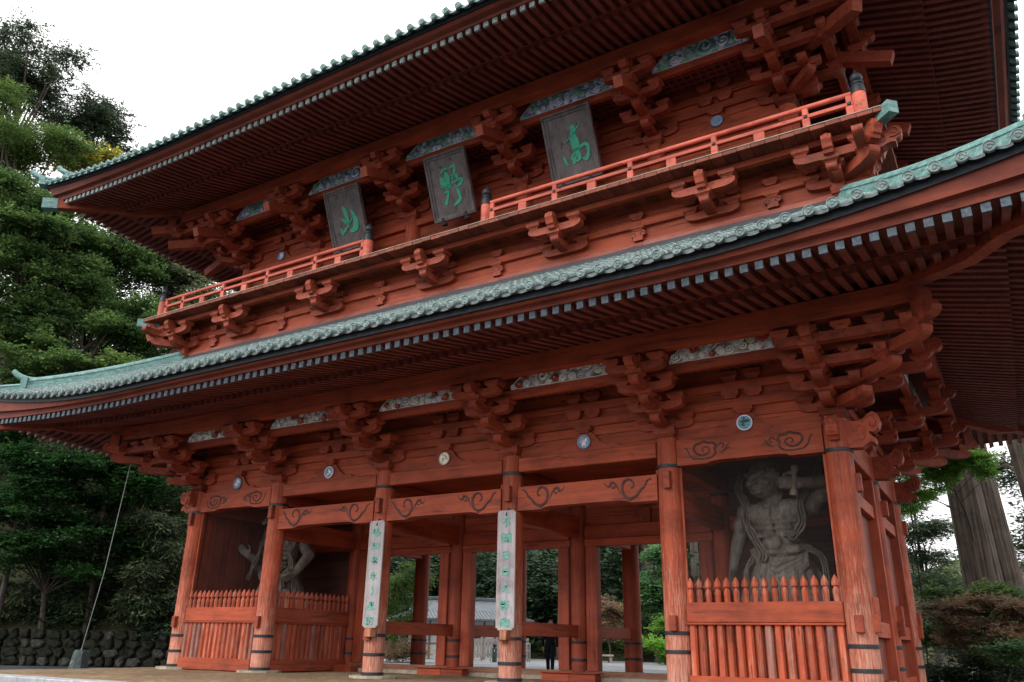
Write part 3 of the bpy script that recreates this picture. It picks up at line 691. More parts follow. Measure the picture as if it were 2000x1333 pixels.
def storey(cols, yf, ydeep, dz, tail, seeds, lower):
    n = len(cols); yb = [yf, yf+ydeep/2, yf+ydeep]
    X1 = cols[-1]
    # clusters: front row, right side, left side
    for i, x in enumerate(cols):
        bracket(gate, (x, yf, dz), 0, tail, 1 if i == n-1 else (-1 if i == 0 else 0))
    for sx, rz in ((1, PI/2), (-1, -PI/2)):
        for k, y in enumerate(yb):
            if sx < 0 and k == 2: continue
            bracket(gate, (sx*X1, y, dz), rz, tail, (0 if k == 1 else ((-1 if k == 0 else 1)*sx)))
        corner_diag(gate, (sx*X1, yf, dz), sx*PI/4, tail)
    corner_diag(gate, (X1, yf+ydeep, dz), 3*PI/4, tail)
    for (xa, xb, ya, yb2) in ((-X1-1.95, X1+1.95, yf-1.95, yf+.05), (X1-.05, X1+1.95, yf+.051, yf+ydeep+1.95), (-X1-1.95, -X1+.05, yf+.051, yf+ydeep+1.95)):
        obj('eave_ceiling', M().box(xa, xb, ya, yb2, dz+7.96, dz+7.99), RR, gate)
    # front wall: boards, through beams, pair blocks, struts, friezes
    def wallrow(a, b, face, mk, mat, front):
        pass
    for i in range(n-1):
        x0, x1 = cols[i], cols[i+1]; cx = (x0+x1)/2
        for k in range(4): obj('wall_board', M().cbox(x0, x1, yf-.02, yf+.06, dz+5.70+k*.42, dz+5.70+k*.42+.412, .006), RX, gate)
        for (za, zb) in ((6.355, 6.57), (6.80, 7.01)): obj('through_arm', M().cbox(x0, x1, yf-.12, yf-.025, dz+za, dz+zb, .012), RX, gate)
        for (z, h) in ((6.572, .222), (7.012, .24)):
            for dx in (-.28, .28): link('pair_block', shared(f'pair_block|{h}', lambda h=h: masu(.42, h, .24), RB), gate, (cx+dx, yf-.10, dz+z))
        link('pair_block', shared('pair_block|k', lambda: masu(.46, .18, .26), RB), gate, (cx, yf-.10, dz+6.175))
        kaerumata(cx, yf-.05, dz+5.703, dz+6.185, 1.25 if x1-x0 > 4 else 1.05, gate)
        r, bo, ma, sd = seeds[i]
        roundel(cx, yf-.135, dz+5.94, .175 if lower else .16, r, bo, ma, sd, gate)
        # lattice soffit
        m = M(); yo = yf-1.34; zi, zo = dz+7.34, dz+7.17
        kk = int((x1-x0)/.22)
        for k in range(kk):
            xx = x0+.1+(x1-x0-.2)*k/(kk-1); m.obox((xx, yf-.02, zi), (xx, yo, zo), .06, .06)
        for k in range(5):
            t = (k+.5)/5; m.obox((x0, yf+(yo-yf)*t, zi+(zo-zi)*t), (x1, yf+(yo-yf)*t, zi+(zo-zi)*t), .06, .058)
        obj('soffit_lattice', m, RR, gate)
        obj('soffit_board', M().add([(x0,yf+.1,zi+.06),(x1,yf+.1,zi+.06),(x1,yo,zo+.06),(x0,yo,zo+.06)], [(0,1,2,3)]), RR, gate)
        e0, e1 = (x0-1.4 if i == 0 else x0), (x1+1.4 if i == n-2 else x1)
        obj('step_beam', M().cbox(e0, e1, yf-1.41, yf-1.24, dz+7.0, dz+7.23, .012), RX, gate)
        a, b = cx-1.52*(x1-x0)/4.5, cx+1.52*(x1-x0)/4.5
        if lower: swirl_panel(a, b, yf-1.38, dz+7.232, dz+7.72, OCHRE, WHITE, 4, 31+i*7, gate, LAV)
        else: swirl_panel(a-.1, b+.1, yf-1.38, dz+7.232, dz+7.80, NAVY, LAV, 0, 77+i*5, gate, LAV2)
        obj('frieze_backing', M().box(x0, x1, yf-1.30, yf-1.27, dz+7.232, dz+7.95), RX, gate)
    for sx in ((1, -1)):
        X = sx*X1
        for j in range(2):
            y0, y1 = yb[j], yb[j+1]; cy = (y0+y1)/2
            for k in range(4): obj('wall_board', M().cbox(min(X-sx*.06, X+sx*.02), max(X-sx*.06, X+sx*.02), y0, y1, dz+5.70+k*.42, dz+5.70+k*.42+.412, .006), RY, gate)
            for (za, zb) in ((6.355, 6.57), (6.80, 7.01)): obj('through_arm', M().cbox(min(X+sx*.12, X+sx*.025), max(X+sx*.12, X+sx*.025), y0, y1, dz+za, dz+zb, .012), RY, gate)
            for dy in (-.28, .28):
                for (z, h) in ((6.572, .222), (7.012, .24)): link('pair_block', shared(f'pair_block|{h}', None, RB), gate, (X+sx*.10, cy+dy, dz+z), PI/2)
            e0, e1 = (y0-1.4 if j == 0 else y0), (y1+1.4 if j == 1 else y1)
            obj('step_beam', M().cbox(min(X+sx*1.41, X+sx*1.24), max(X+sx*1.41, X+sx*1.24), e0, e1, dz+7.0, dz+7.23, .012), RY, gate)
            if sx > 0:
                ys0, ys1 = cy-1.3, cy+1.3
                p = M().box(X+1.33, X+1.37, y0+.3, y1-.3, dz+7.232, dz+7.75); po = obj('frieze_panel', p, OCHRE if lower else NAVY, gate)
                c = M(); rg = random.Random(5+j)
                for k in range(16):
                    yy = ys0+(ys1-ys0)*(k+.5)/16; zz = dz+7.36+.2*(k % 2); r = .12
                    c.tube([(X+1.385, yy+r*(1-i/22)*math.cos(i*.6+k), zz+r*(1-i/22)*math.sin(i*.6+k)) for i in range(21)], .014, 4)
                obj('cloud_carving', c, WHITE if lower else LAV, po, kind='stuff')
            m = M()
            for k in range(16):
                yy = y0+.1+(y1-y0-.2)*k/15; m.obox((X, yy, dz+7.34), (X+sx*1.34, yy, dz+7.17), .06, .06)
            obj('soffit_lattice', m, RR, gate)
            obj('soffit_board', M().add([(X,y0,dz+7.40),(X,y1,dz+7.40),(X+sx*1.34,y1,dz+7.23),(X+sx*1.34,y0,dz+7.23)], [(0,1,2,3)]), RR, gate)
LAV2 = simple('jade_paint', (.34,.58,.42), .6, 0, .2, 6)
storey(FX, 0.0, DR, 0.0, False, [(SKYBL,NAVY,WHITE,3),(LAV,NAVY,WHITE,4),(CREAM,WHITE,CREAM,5),(SKYBL,NAVY,WHITE,6),(LAV,SKYBL,PGREEN,7)], True)
UX = [-10.45, -6.7, -2.23, 2.23, 6.7, 10.45]
UY, UD, UZ = .45, 7.02, 8.85
storey(UX, UY, UD, UZ, True, [(SKYBL,NAVY,WHITE,13),(LAV,NAVY,WHITE,14),(CREAM,NAVY,WHITE,15),(SKYBL,NAVY,WHITE,16),(SKYBL,NAVY,SKYBL,17)], False)

# --- upper storey body
for i, x in enumerate(UX):
    for j in range(3):
        if j and i not in (0, 5): continue
        link('upper_column', shared('upper_column|a', lambda: M().lathe([(.27,12.0),(.27,14.4),(.24,14.62)], (0,0,0), 24), RZ, True), gate, (x, UY+j*UD/2, 0))
for b in range(5):
    x0, x1 = UX[b]+.2, UX[b+1]-.2
    obj('tie_beam', M().cbox(x0, x1, UY-.15, UY+.15, 14.34, 14.60, .02), RX, gate)
    obj('nageshi_beam', M().cbox(x0-.2, x1+.2, UY-.30, UY-.22, 13.30, 13.62, .015), RX, gate)
    for k in range(6): obj('wall_board', M().cbox(x0, x1, UY+.02, UY+.09, 12.0+k*.40, 12.0+k*.40+.393, .006), RX, gate)
for sx in (-1, 1):
    for k in range(7): obj('wall_board', M().cbox(sx*10.45-.05, sx*10.45+.05, UY, UY+UD, 12.0+k*.40, 12.0+k*.40+.393, .006), RY, gate)
for x in UX:      # iron nail-cover rosettes on the beam
    obj('nail_cover', M().lathe([(.001,.04),(.06,.035),(.11,0),(.11,-.02)][::-1], (x, UY-.31, 13.46), 16, 'y'), IRON, gate)

# --- balcony
BY, BX = -2.15, 12.82
zf0, zf1 = 12.00, 12.10
x = -BX; k = 0
while x < BX-.05:
    w = min(.335, BX-x); m = M(); dzz = random.uniform(-.008, .008)
    q = max(0, min(1, abs(x+w/2)-11.3)/1.0)
    yend = .40 if abs(x+w/2) < 10.3 else UY+UD+2.0 - 0*q
    m.cbox(x+.004, x+w-.004, BY+random.uniform(-.012,.012), yend, zf0+dzz, zf1+dzz, .006)
    obj('floor_board', m, RFl, gate); x += w
obj('floor_edge_strip', M().box(-BX, BX, BY-.005, BY+.06, zf1+.010, zf1+.030), STONE, gate)
for sx in (-1, 1):
    m = M(); d = Vector((sx,-1,0)).normalized(); p0 = Vector((sx*10.45, .4, 11.80)); p1 = p0 + d*3.62; p1.z = 11.98
    ob = obj('balcony_corner_beam', M().obox(p0, p1, .22, .26), RB, gate)
    obj('corner_cap', M().obox(p1-d*.75, p1+d*.06, .25, .30), TEAL, ob)
# railing
PY, PX = -1.73, 12.388
def giboshi(x, y, parent):
    p = obj('rail_post', M().lathe([(.155,0),(.155,.79),(.15,.81)], (x,y,12.10), 20), RF, parent, True)
    f = M().lathe([(.165,.60),(.168,.64),(.15,.78),(.135,.84),(.155,.85),(.155,.88),(.10,.90),(.085,.93),(.125,.97),(.145,1.03),(.13,1.10),(.085,1.16),(.05,1.18),(.03,1.21),(.018,1.26),(.002,1.28)], (x,y,12.26), 20)
    obj('finial', f, IRON, p, True)
for (xa, xb) in ((-PX, -2.24), (2.24, PX)):
    for xx in (xa, xb): giboshi(xx, PY, gate)
    obj('top_rail', M().tube([(xa+.1,PY,12.92),(xb-.1,PY,12.92)], .062, 12), RF, gate, True)
    obj('mid_rail', M().cbox(xa+.1, xb-.1, PY-.055, PY+.055, 12.60, 12.70, .01), RF, gate)
    sg = 1 if xa > 0 else -1
    xs_ = [2.45, 4.5, 6.75, 9.0, 11.2, 12.17]
    for k, q in enumerate(xs_):
        xx = sg*q
        obj('rail_strut', M().cbox(xx-.085, xx+.085, PY-.05, PY+.05, 12.10, 12.60, .01), RF, gate)
        obj('rail_strut', M().cbox(xx-.065, xx+.065, PY-.05, PY+.05, 12.70, 12.875, .01), RF, gate)
        obj('rail_stud', M().lathe([(.001,.03),(.035,.026),(.05,0)][::-1], (xx, PY-.057, 12.65), 12, 'y'), IRON, gate)
        if k < 4: xm = sg*(q+xs_[k+1])/2; obj('rail_block', M().cbox(xm-.13, xm+.13, PY-.05, PY+.05, 12.10, 12.60, .01), RF, gate)
for sx in (-1, 1):
    obj('top_rail', M().tube([(sx*PX,PY+.1,12.92),(sx*PX,9.5,12.92)], .062, 12), RF, gate, True)
    obj('mid_rail', M().cbox(sx*PX-.055, sx*PX+.055, PY+.1, 9.5, 12.60, 12.70, .01), RF, gate)
    for k in range(9): obj('rail_strut', M().cbox(sx*PX-.05, sx*PX+.05, PY+.9+k*1.2, PY+1.05+k*1.2, 12.10, 12.88, .01), RF, gate)
    giboshi(sx*PX, 9.6, gate)
# wall and brackets below the balcony
KY = -.90
for b in range(5):
    x0, x1 = UX[b], UX[b+1]
    if b == 0: x0 = -11.6
    if b == 4: x1 = 11.6
    obj('base_board', M().cbox(x0, x1, KY-.06, KY+.1, 10.40, 10.92, .012), RW, gate)
    for k in range(3): obj('wall_board', M().cbox(x0, x1, KY-.01, KY+.08, 10.923+k*.37, 10.923+k*.37+.365, .006), RX, gate)
    obj('through_arm', M().cbox(x0, x1, KY-.11, KY-.015, 11.33, 11.54, .012), RX, gate)
obj('beam_under_floor', M().cbox(-12.3, 12.3, -1.69, -1.51, 11.84, 11.995, .012), RX, gate)
for sx in (-1, 1):
    obj('beam_under_floor', M().cbox(sx*12.3-.09, sx*12.3+.09, -1.69, 9.2, 11.835, 11.99, .012), RY, gate)
    for k in range(3): obj('wall_board', M().cbox(sx*11.6-.05, sx*11.6+.05, KY, 8.6, 10.5+k*.5, 10.5+k*.5+.494, .006), RY, gate)
def mask_nose():
    pr = [(.62,.0),(.84,-.03),(.92,.02),(.97,.01),(1.00,.08),(1.05,.11),(1.08,.20),(1.13,.30),(1.10,.42),(1.0,.48),(.88,.46),(.82,.34),(.72,.28),(.62,.28)]
    m = M().prism(pr, (0,0,0), (0,-1,0), (0,0,1), (1,0,0), -.11, .11)
    m.ball((0,-1.0,.36), .13, .14, .13, 10, 7); m.ball((0,-.96,.14), .125, .09, .07, 8, 5)
    for s in (-1, 1): m.ball((s*.07,-1.10,.28), .04, .03, .03, 6, 4)
    return m
def balc_bracket(loc, rz, corner=0):
    b = link('balcony_bracket', shared('balcony_bracket|d', lambda: arm_u(-.70,.70,.08,.0,.21,.20), RB), gate, (loc[0], loc[1], 11.07), rz)
    sh = lambda nm, key, fn, off=(0,0,0): link(nm, shared(key, fn, RB), b, off)
    sh('bracket_arm', 'bracket_arm|bo', lambda: arm_v(-.1,.80,0,.05,.27,.24))
    for u in (-.54, 0, .54): link('bearing_block', shared('bearing_block|c', lambda: masu(.38, .15), RB), b, (u, -.08, .20 if u else .26))
    for u in (-.54, .54): link('bearing_block', shared('bearing_block|c', None, RB), b, (u, -.08, .47))
    link('bearing_block', me_masus(), b, (0, -.68, .24))
    sh('bracket_arm', f'bracket_arm|bc{corner}', lambda: arm_u(-.80 if corner >= 0 else -1.5, .80 if corner <= 0 else 1.5, .70, .37, .58, .23))
    for u in (-.62, .62): link('bearing_block', shared('bearing_block|b', lambda: masu(.40, .20), RB), b, (u, -.70, .57))
    sh('mask_nose', 'mask_nose|a', mask_nose, (0,0,.40))
    return b
for x, c in ((-11.6,-1), (-8.62,0), (-4.45,0), (0,0), (4.45,0), (8.62,0), (11.6,1)): balc_bracket((x, KY), 0, c)
for y, c in ((KY,-1), (2.1,0), (5.8,0)): balc_bracket((11.6, y), PI/2, c)
balc_bracket((-11.6, KY), -PI/2, 1)
for sx in (-1, 1):
    d = link('balcony_bracket', shared('balcony_bracket|cd', lambda: arm_v(0,1.35,0,.05,.30,.26), RB), gate, (sx*11.6, KY, 11.07), sx*PI/4)
    link('bearing_block', me_masu(), d, (0,-1.05,.30)); link('mask_nose', shared('mask_nose|a', None, RB), d, (0,-.45,.42))
    link('elephant_nose', shared('elephant_nose|s', small_el, RB), gate, (sx*12.35, -1.60, 11.36), 0 if sx > 0 else PI)
    link('elephant_nose', shared('elephant_nose|s', small_el, RB), gate, (sx*11.65, -.96, 10.72), 0 if sx > 0 else PI)
    link('beast_nose', shared('beast_nose|k', lambda: nose_m(.0, 0, .22, .34, .30), RB), gate, (sx*11.6, KY-.05, 10.78))
for x in (-6.6, -2.2, 2.2, 6.6, -10.1, 10.1):
    pr = [(-.13,0),(.13,0),(.13,.12),(.19,.14),(.22,.19),(.19,.25),(.17,.28),(-.17,.28),(-.19,.25),(-.22,.19),(-.19,.14),(-.13,.12)]
    p = obj('short_strut', M().prism([(x+a, 10.93+b) for a, b in pr], (0,0,0), (1,0,0), (0,0,1), (0,1,0), KY-.13, KY), RB, gate)
    link('pair_block', shared('pair_block|s', lambda: masu(.38, .14, .22), RB), gate, (x, KY-.08, 11.20)); link('pair_block', shared('pair_block|t', lambda: masu(.38, .17, .22), RB), gate, (x, KY-.08, 11.54))
    m = M()
    for s in (-1, 1): m.tube(spline([(x+s*.20,KY-.135,11.12),(x+s*.12,KY-.135,11.16),(x+s*.06,KY-.135,11.10),(x+s*.10,KY-.135,11.06)], 4), .008, 4)
    obj('strut_carving', m, INK, p)

# ------------------------------------------------------------------ roofs
LH = {'f':10.7, 'b':10.7, 'r':3.96, 'l':3.96}; SC = {'f':0.0, 'b':0.0, 'r':3.96, 'l':3.96}
def W(side, s, q, z):
    return {'f':(s,-q,z), 'b':(s,DR+q,z), 'r':(10.7+q,s,z), 'l':(-10.7-q,s,z)}[side]
def LOC(side, s, dz):
    return {'f':((s,0,dz),0.0), 'b':((s,DR,dz),PI), 'r':((10.7,s,dz),PI/2), 'l':((-10.7,s,dz),-PI/2)}[side]
def build_roof(P, upper):
    E, qe = 8.35, P['qe']
    def rise(side, s, k): return k*max(0, E-(LH[side]+qe-abs(s-SC[side])))**2
    def sweep(name, prof, side, k, mat, n=48, inner=None):
        """profile [(q,z)] swept along the eave with mitred corners"""
        m = M(); vs = []; np_ = len(prof)
        ts = [math.sin((i/n-.5)*PI*.98)/math.sin(.5*PI*.98) for i in range(n+1)]
        for t in ts:
            for (q, z) in prof:
                s = SC[side]+t*(LH[side]+q); vs.append(W(side, s, q, z+rise(side, s, k)))
        fs = [(i*np_+j, i*np_+(j+1)%np_, (i+1)*np_+(j+1)%np_, (i+1)*np_+j) for i in range(n) for j in range(np_)]
        fs += [tuple(range(np_-1,-1,-1)), tuple(n*np_+j for j in range(np_))]
        m.add(vs, fs); return obj(name, m, mat, gate)
    mats = {'f':RX, 'b':RX, 'r':RY, 'l':RY}
    rw, rh = .135, .165
    qg, zg, qk, zk, qt, zt, kr, kt = P['qg'], P['zg'], P['qk'], P['zk'], P['qt'], P['zt'], P['kr'], P['kt']
    sl = (zg-zk)/(qk-qg); zf = zk+rh+.02; sf = (zf-zt)/(qt-qk)
    zb = lambda q: zk + sl*(qk-q)
    def zfl(q): return zt + sf*(qt-q) - .02*math.sin(PI*min(1, max(0, (q-qk)/(qt-qk))))
    def raf(qa, qb, f, seg):
        m = M(); vs = []
        for i in range(seg+1):
            q = qa+(qb-qa)*i/seg; z = f(q)
            vs += [(-rw/2,-q,z),(rw/2,-q,z),(rw/2,-q,z+rh),(-rw/2,-q,z+rh)]
        fs = [(0,1,2,3)] + [(i*4+j, i*4+4+j, i*4+4+(j+1)%4, i*4+(j+1)%4) for i in range(seg) for j in range(4)] + [tuple(seg*4+j for j in (3,2,1,0))]
        return m.add(vs, fs)
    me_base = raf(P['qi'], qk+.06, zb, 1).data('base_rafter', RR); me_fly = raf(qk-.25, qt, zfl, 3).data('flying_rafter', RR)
    me_cap = M().box(-rw/2-.006, rw/2+.006, -qt-.012, -qt+.05, zt-.006, zt+rh+.006).data('rafter_cap', CAP if not upper else CAP2); me_capr = M().box(-rw/2-.004, rw/2+.004, -qt-.012, -qt+.05, zt-.004, zt+rh+.004).data('rafter_cap', FLASH if upper else CAP)
    for side in 'frlb':
        solid = side in P['solid']; stuff = M()
        N = int((LH[side]+qt)/.28125)
        for i in range(-N, N+1):
            s = SC[side]+(i+.5)*.28125
            if abs(s-SC[side]) > LH[side]+qt-.22: continue
            qh = abs(s-SC[side])-LH[side]; dz = rise(side, s, kr); loc, rz = LOC(side, s, dz)
            qa = max(P['qi'], qh+.12)
            if solid:
                if qa < qk-.05:
                    link('base_rafter', me_base if qa == P['qi'] else raf(qa, qk+.06, zb, 1).data('base_rafter', RR), gate, loc, rz)
                qa2 = max(qk-.25, qh+.14)
                if qa2 < qt-.08:
                    fo = link('flying_rafter', me_fly if qa2 == qk-.25 else raf(qa2, qt, zfl, 3).data('flying_rafter', RR), gate, loc, rz)
                    link('rafter_cap', me_cap if side != 'r' else me_capr, fo)
            else:
                mt = Matrix.Translation(loc) @ Matrix.Rotation(rz, 4, 'Z')
                for (q0, q1, f, c) in ((qa, qk+.06, zb, qk-.05), (max(qk-.25, qh+.14), qt, zfl, qt-.08)):
                    if q0 < c: t = raf(q0, q1, f, 1).xform(mt); stuff.add(t.v, t.f)
        if stuff.v: obj('rafter_row', stuff, RR, gate, kind='stuff')
        # soffit boards above the rafters
        def soff(q0, q1, f, nm):
            m = M(); L = LH[side]+q1; n = 64; vs = []
            for i in range(n+1):
                s = SC[side]-L+2*L*i/n; a = min(q1, max(q0, abs(s-SC[side])-LH[side])); dz = rise(side, s, kr)
                vs += [W(side, s, a, f(a)+rh-.012+dz), W(side, s, q1, f(q1)+rh-.012+dz)]
            m.add(vs, [(2*i,2*i+2,2*i+3,2*i+1) for i in range(n)]); obj(nm, m, RR, gate)
        soff(P['qi'], qk+.04, zb, 'eave_soffit'); soff(qk-.02, qt+.02, zfl, 'eave_soffit')
        sweep('eave_batten', [(qk-.06,zk+rh+.0),(qk+.075,zk+rh),(qk+.075,zk+rh+.21),(qk-.06,zk+rh+.21)], side, kr, mats[side])
        g0 = P['pc']
        sweep('eave_purlin', [(g0-.15,P['pz0']),(g0+.15,P['pz0']),(g0+.15,P['pz1']),(g0-.15,P['pz1'])], side, kr*.6, mats[side])
        # fascia boards between rafter tips and tiles: lower edge follows rafters, upper edge the tiles
        m = M(); n = 64; prof = P['fascia']; vs = []
        ts = [math.sin((i/n-.5)*PI*.98)/math.sin(.5*PI*.98) for i in range(n+1)]
        for t in ts:
            for (q, z, w) in prof:
                s = SC[side]+t*(LH[side]+q); vs.append(W(side, s, q, z+rise(side, s, kr*(1-w)+kt*w)))
        npf = len(prof)
        m.add(vs, [(i*npf+j, i*npf+j+1, (i+1)*npf+j+1, (i+1)*npf+j) for i in range(n) for j in range(npf-1)]); obj('fascia_board', m, RFA, gate)
        q1, z1 = prof[-1][0], prof[-1][1]
        sweep('copper_strip', [(q1-.02,z1-.0),(q1+.05,z1),(q1+.07,z1+P['sh']),(q1-.02,z1+P['sh'])], side, kt, FLASH, 64)
        # tiled surface
        ze, qtop, ztop = P['ze'], P['qtop'], P['ztop']
        def zs(q): t = (qe-q)/(qe-qtop); return ze+(ztop-ze)*(t*(1-P['cv'])+P['cv']*t*t)
        def dec(q): return max(0, min(1, (q+1)/(qe+1)))**1.5
        m = M(); L = LH[side]+qe; n = 72; nq = 8; vs = []
        qin = qtop if side in 'fb' else max(qtop, .3)
        for i in range(n+1):
            s = SC[side]-L+2*L*i/n; a = max(qin, abs(s-SC[side])-LH[side])
            for j in range(nq+1):
                q = a+(qe-a)*j/nq; vs.append(W(side, s, q, zs(q)-.06+rise(side, s, kt)*dec(q)))
        m.add(vs, [(i*(nq+1)+j, (i+1)*(nq+1)+j, (i+1)*(nq+1)+j+1, i*(nq+1)+j+1) for i in range(n) for j in range(nq)])
        obj('roof_deck', m, DECK, gate, True)
        if side in P['tiles']:
            sp = .40; N = int(L/sp); rr = .075
            def roll(qa, r0, s):
                m = M(); nn = 14 if qe-qa > 2 else 6; vs = []
                for i in range(nn*2+2):
                    k = i//2; t = k/nn; t = min(1, t + (.985/nn if i % 2 else 0)); q = qe+.02-(qe+.02-qa)*t
                    z = zs(min(q, qe)) + (r0*dec(q)-r0 if r0 else 0); r = rr*(1.14 if i % 2 == 0 else .92)
                    for a in range(7):
                        g = PI*a/6; vs.append((r*math.cos(g), -q, z+r*math.sin(g)*1.05))
                nr = nn*2+2
                m.add(vs, [(i*7+a, i*7+a+1, i*7+8+a, i*7+7+a) for i in range(nr-1) for a in range(6)]); return m
            if ('roll', upper, side in 'fb') not in BM: BM[('roll', upper, side in 'fb')] = roll(qin, 0, 0).data('tile_roll', TILE, True)
            for i in range(-N, N+1):
                s = SC[side]+i*sp
                if abs(i*sp) > L-.12: continue
                dz = rise(side, s, kt); loc, rz = LOC(side, s, dz); qh = abs(s-SC[side])-LH[side]
                qa = max(qin, qh+.1)
                me = BM[('roll', upper, side in 'fb')] if (dz == 0 and qa == qin) else roll(qa, dz, s).data('tile_roll', TILE, True)
                ro = link('tile_roll', me, gate, loc, rz)
                if ('disc', upper) not in BM:
                    d = M().lathe([(.001,-.03),(.098,-.03),(.102,.0),(.102,.045),(.09,.052),(.082,.045),(.074,.035),(.001,.035)], (0,-qe-.03,ze+.005), 22, 'y')
                    for c in range(3):
                        a0 = c*2*PI/3; d.tube([( (.052-.005*j)*math.cos(a0+j*.42), -qe-.068, ze+.005+(.052-.005*j)*math.sin(a0+j*.42)) for j in range(7)], [.016-.0018*j for j in range(7)], 5)
                    BM[('disc', upper)] = d.data('eave_disc', TILE if not upper else TEAL2, True)
                link('eave_disc', BM[('disc', upper)], ro)
                if ('pan', upper) not in BM:
                    d = M(); vs = []; nn = 8
                    for (q, o) in ((qe-.6,-.04), (qe+.0,-.03), (qe+.0,-.085), (qe-.6,-.06)):
                        for j in range(nn+1):
                            xx = .08+.24*j/nn; sag = -.022*math.sin(PI*j/nn); vs.append((xx, -q, (zs(min(q,qe)))+.0+sag+o))
                    w = nn+1
                    d.add(vs, [(r*w+j, r*w+j+1, ((r+1)%4)*w+j+1, ((r+1)%4)*w+j) for r in range(4) for j in range(nn)]); BM[('pan', upper)] = d.data('pan_tile', PAN if not upper else TEAL2, True)
                if abs((i+1)*sp) < L-.05: link('pan_tile', BM[('pan', upper)], gate, (loc[0], loc[1], (dz+rise(side, s+sp, kt))/2), rz)
    # hips
    for sx, sy in ((-1,-1), (1,-1), (1,1), (-1,1)):
        def D(q, z): return (sx*(10.7+q), -q if sy < 0 else DR+q, z)
        side = 'f'
        def hz(q):
            s = 10.7+q; return zs(q)+rise('f', s, kt)*dec(q)
        def hr(q): return rise('f', 10.7+q, kr)
        # diagonal rafter below the corner with a copper-clad tip
        n = 8; qs = [P['qi']-.3+(qt+.35-(P['qi']-.3))*i/n for i in range(n+1)]
        def hb(q): return (zb(q) if q < qk else zf-(q-qk)*sf) - .20 + hr(q)
        m = M(); vs = []; pd = Vector((sx, -1 if sy < 0 else 1, 0)).normalized(); r = Vector((-pd.y, pd.x, 0))
        for q in qs:
            p = Vector(D(q, hb(q)))
            for a, b in ((-1,0),(1,0),(1,1),(-1,1)): vs.append(p + r*(a*.15) + Vector((0,0,b*.38)))
        m.add(vs, [(0,1,2,3)]+[(i*4+j, i*4+4+j, i*4+4+(j+1)%4, i*4+(j+1)%4) for i in range(n) for j in range(4)]+[tuple(n*4+j for j in (3,2,1,0))])
        cb = obj('corner_rafter', m, RB, gate)
        q0 = qt+.02; pa = Vector(D(q0, hb(q0)+.19)); pb = Vector(D(qt+.40, hb(qt+.40)+.19))
        obj('corner_cap', M().obox(pa, pb, .33, .42), TEAL, cb)
        # hip ridge: stacked tiles with a rounded crown and an upturned end
        def ridge(qa, qb, h, w, nm, horn):
            n = 24; vs = []; m = M()
            prof = [(-w/2-.03,-.1),(-w/2-.03,h*.30),(-w/2,h*.30),(-w/2,h*.62),(-w/2-.02,h*.62),(-w/2-.02,h*.70),(-w/2*.85,h*.88),(-w/2*.4,h),(w/2*.4,h),(w/2*.85,h*.88),(w/2+.02,h*.70),(w/2+.02,h*.62),(w/2,h*.62),(w/2,h*.30),(w/2+.03,h*.30),(w/2+.03,-.1)]
            for i in range(n+1):
                q = qa+(qb-qa)*i/n; p = Vector(D(q, hz(q)))
                for a, b in prof: vs.append(p + r*a + Vector((0,0,b)))
            k = len(prof)
            m.add(vs, [(i*k+j, i*k+(j+1)%k, (i+1)*k+(j+1)%k, (i+1)*k+j) for i in range(n) for j in range(k)]+[tuple(range(k)), tuple(n*k+j for j in range(k-1,-1,-1))])
            ro = obj(nm, m, TEAL, gate, True)
            if horn:
                pts = [Vector(D(qb-.25+x*.72, hz(qb)+h*.85+y)) for x, y in ((0,0),(.25,.02),(.45,.07),(.65,.16),(.82,.30))]
                obj('ridge_horn', M().tube(spline([tuple(p) for p in pts], 3), [.13,.13,.125,.12,.12,.115,.115,.11,.11,.105,.10,.095,.09], 10), TEAL, ro, True)
                p = Vector(D(qb, hz(qb)+h*.35)); obj('ridge_end_tile', M().obox(p-pd*.10, p+pd*.10, w+.22, h+.12), TEAL, ro)
            return ro
        if sy < 0 or sx > 0:
            ridge(P['qr'], P['qh'], .42, .26, 'hip_ridge', True)
            ridge(P['qh']-.3, qe-.05, .24, .22, 'hip_ridge', True)
CAP2 = patina('upper_cap_copper', (.42,.47,.45), (.27,.33,.32), (.10,.14,.15), (6,6,6))
TEAL2 = patina('upper_eave_copper', (.30,.44,.40), (.17,.28,.26), (.07,.12,.12), (5,5,5))
lowroof = dict(qg=2.12, zg=7.86, qk=3.69, zk=7.52, qt=5.10, zt=7.41, kr=.0050, kt=.0130, qe=5.60, ze=7.90, qtop=.97, ztop=10.60, cv=.02, qi=1.2,
    pc=1.97, pz0=7.40, pz1=7.86, sh=.16, solid='fr', tiles='fr', qr=.95, qh=4.55,
    fascia=[(5.02,7.575,0),(5.15,7.575,0),(5.19,7.66,.3),(5.33,7.66,.3),(5.38,7.71,1.0),(5.40,7.71,1.0)])
uproof = dict(qg=1.67, zg=16.78, qk=3.26, zk=16.30, qt=4.78, zt=16.20, kr=.0042, kt=.0088, qe=5.36, ze=16.62, qtop=-3.96, ztop=24.2, cv=.35, qi=.8,
    pc=1.52, pz0=16.25, pz1=16.74, sh=.10, solid='fr', tiles='fr', qr=0.0, qh=4.70,
    fascia=[(4.70,16.365,0),(4.83,16.365,0),(4.87,16.44,.3),(5.03,16.44,.3),(5.12,16.50,1.0),(5.14,16.50,1.0)])
build_roof(lowroof, False)
build_roof(uproof, True)
for (a, b) in (((-10.95,-.52),(10.95,-.40)),):
    obj('ridge_flashing', M().cbox(-11.75, 11.75, -1.10, -.965, 10.45, 10.72, .02), FLASH, gate)
for sx in (-1, 1): obj('ridge_flashing', M().cbox(sx*11.70-.06, sx*11.70+.06, -.96, 8.8, 10.45, 10.72, .02), FLASH, gate)
obj('main_ridge', M().cbox(-12.4, 12.4, 3.66, 4.26, 24.0, 25.0, .05), TEAL, gate)
